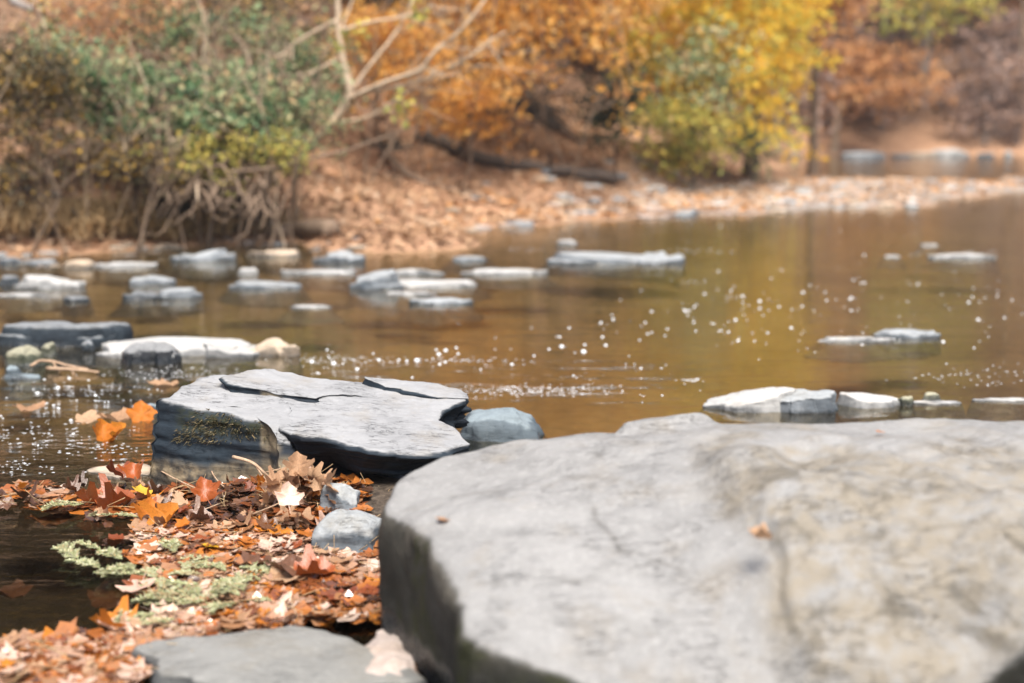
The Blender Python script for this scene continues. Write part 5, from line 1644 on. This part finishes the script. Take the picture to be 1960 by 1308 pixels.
for _ in range(9):
    a0, b0 = r.uniform(640, 1150), r.uniform(150, 225)
    STEM.append((a0, b0, a0 + r.uniform(-120, 140), b0 - r.uniform(70, 200), r.uniform(17.2, 19.6)))
for k, (a0, b0, a1, b1, y) in enumerate(STEM):
    mb = MB()
    r = np.random.default_rng(600 + k)
    p0_, p1_ = atd(a0, b0, y), atd(a1, b1, y + r.uniform(-0.3, 0.3))
    p0_[2] = min(p0_[2], gz1(p0_[0], p0_[1]) - 0.05)
    Q = limb(mb, p0_ * 0, p1_ - p0_, r.uniform(0.008, 0.018), 0.003, r.uniform(0.03, 0.14), 0.12, 16, 7, 600 + k)
    for q in range(11):
        i = r.integers(4, 15)
        d = (Q[-1] - Q[0]) / np.linalg.norm(Q[-1] - Q[0]) + r.normal(0, 0.7, 3)
        limb(mb, Q[i], Q[i] + d * r.uniform(0.2, 0.5), 0.007, 0.002, 0, 0.1, 7, 5, q + k)
    tag(link('bare_shrub', mb.mesh('bare_shrub'), M['bark_brown' if k % 4 or y > 16.5 else 'bark_pale'], None, p0_), 'thin bare %s shrub among others on the wooded bank' % ('brown' if k % 4 or y > 16.5 else 'pale'), 'shrub', 'bare %s shrubs on the bank' % ('brown' if k % 4 or y > 16.5 else 'pale'))

# straw grass tufts on the left bank
GM = []
for s in range(3):
    r = np.random.default_rng(90 + s)
    mb = MB()
    for _ in range(90):
        a = r.uniform(0, 2 * PI)
        p = np.array([r.normal(0, 0.09), r.normal(0, 0.07), -0.03])
        o = np.array([math.cos(a), math.sin(a), 0]) * r.uniform(0.05, 0.3)
        h = r.uniform(0.15, 0.45)
        Q = [p, p + o * 0.3 + (0, 0, h * 0.6), p + o + (0, 0, h * r.uniform(0.7, 1))]
        sd_ = np.cross(o + 1e-6, (0, 0, 1))
        sd_ = sd_ / np.linalg.norm(sd_) * 0.005
        mb.add([Q[0] - sd_, Q[0] + sd_, Q[1] + sd_ * 0.8, Q[1] - sd_ * 0.8, Q[2]], [[3, 2, 4]], [[0, 1, 2, 3]], r.random())
    me = mb.mesh('grass_tuft')
    me.materials.append(M['straw'])
    GM.append(me)
r = np.random.default_rng(91)
for k in range(90):
    px, py = r.uniform(-10, 560), r.uniform(395, 456)
    if px > 290 and (r.random() < 0.6 or py < 425):
        continue
    p = gpt(px, py, 0)
    o = link('grass_tuft', GM[r.integers(3)], None, None, p, (0, 0, r.uniform(0, 6.28)))
    s = r.uniform(0.9, 1.6)
    o.scale = (s * 1.3, s * 1.3, s * 0.42)
    tag(o, 'straw coloured grass tuft, one of many on the foot of the left bank', 'grass', 'grass tufts on the left bank')

# ------------------------------------------------------------------ the damp air over the river
hz0, hz1 = np.array([-161.0, -61.0, -3.0]), np.array([161.0, 181.0, 48.0])
V = np.array([[(hz0, hz1)[i][0], (hz0, hz1)[j][1], (hz0, hz1)[k][2]] for i in (0, 1) for j in (0, 1) for k in (0, 1)])
hm = mesh_np('haze', V, [np.array([(0, 1, 3, 2), (4, 6, 7, 5), (0, 4, 5, 1), (2, 3, 7, 6), (0, 2, 6, 4), (1, 5, 7, 3)])], None, False)
N = NT('haze')
vol = N.n('ShaderNodeVolumePrincipled', {'Color': (0.93, 0.94, 0.95, 1), 'Density': HAZE, 'Anisotropy': 0.2})
N.t.links.new(vol.outputs[0], N.out.inputs['Volume'])
tag(link('haze', hm, N.m), 'thin pale haze in the air over the river', 'haze', kind='stuff')
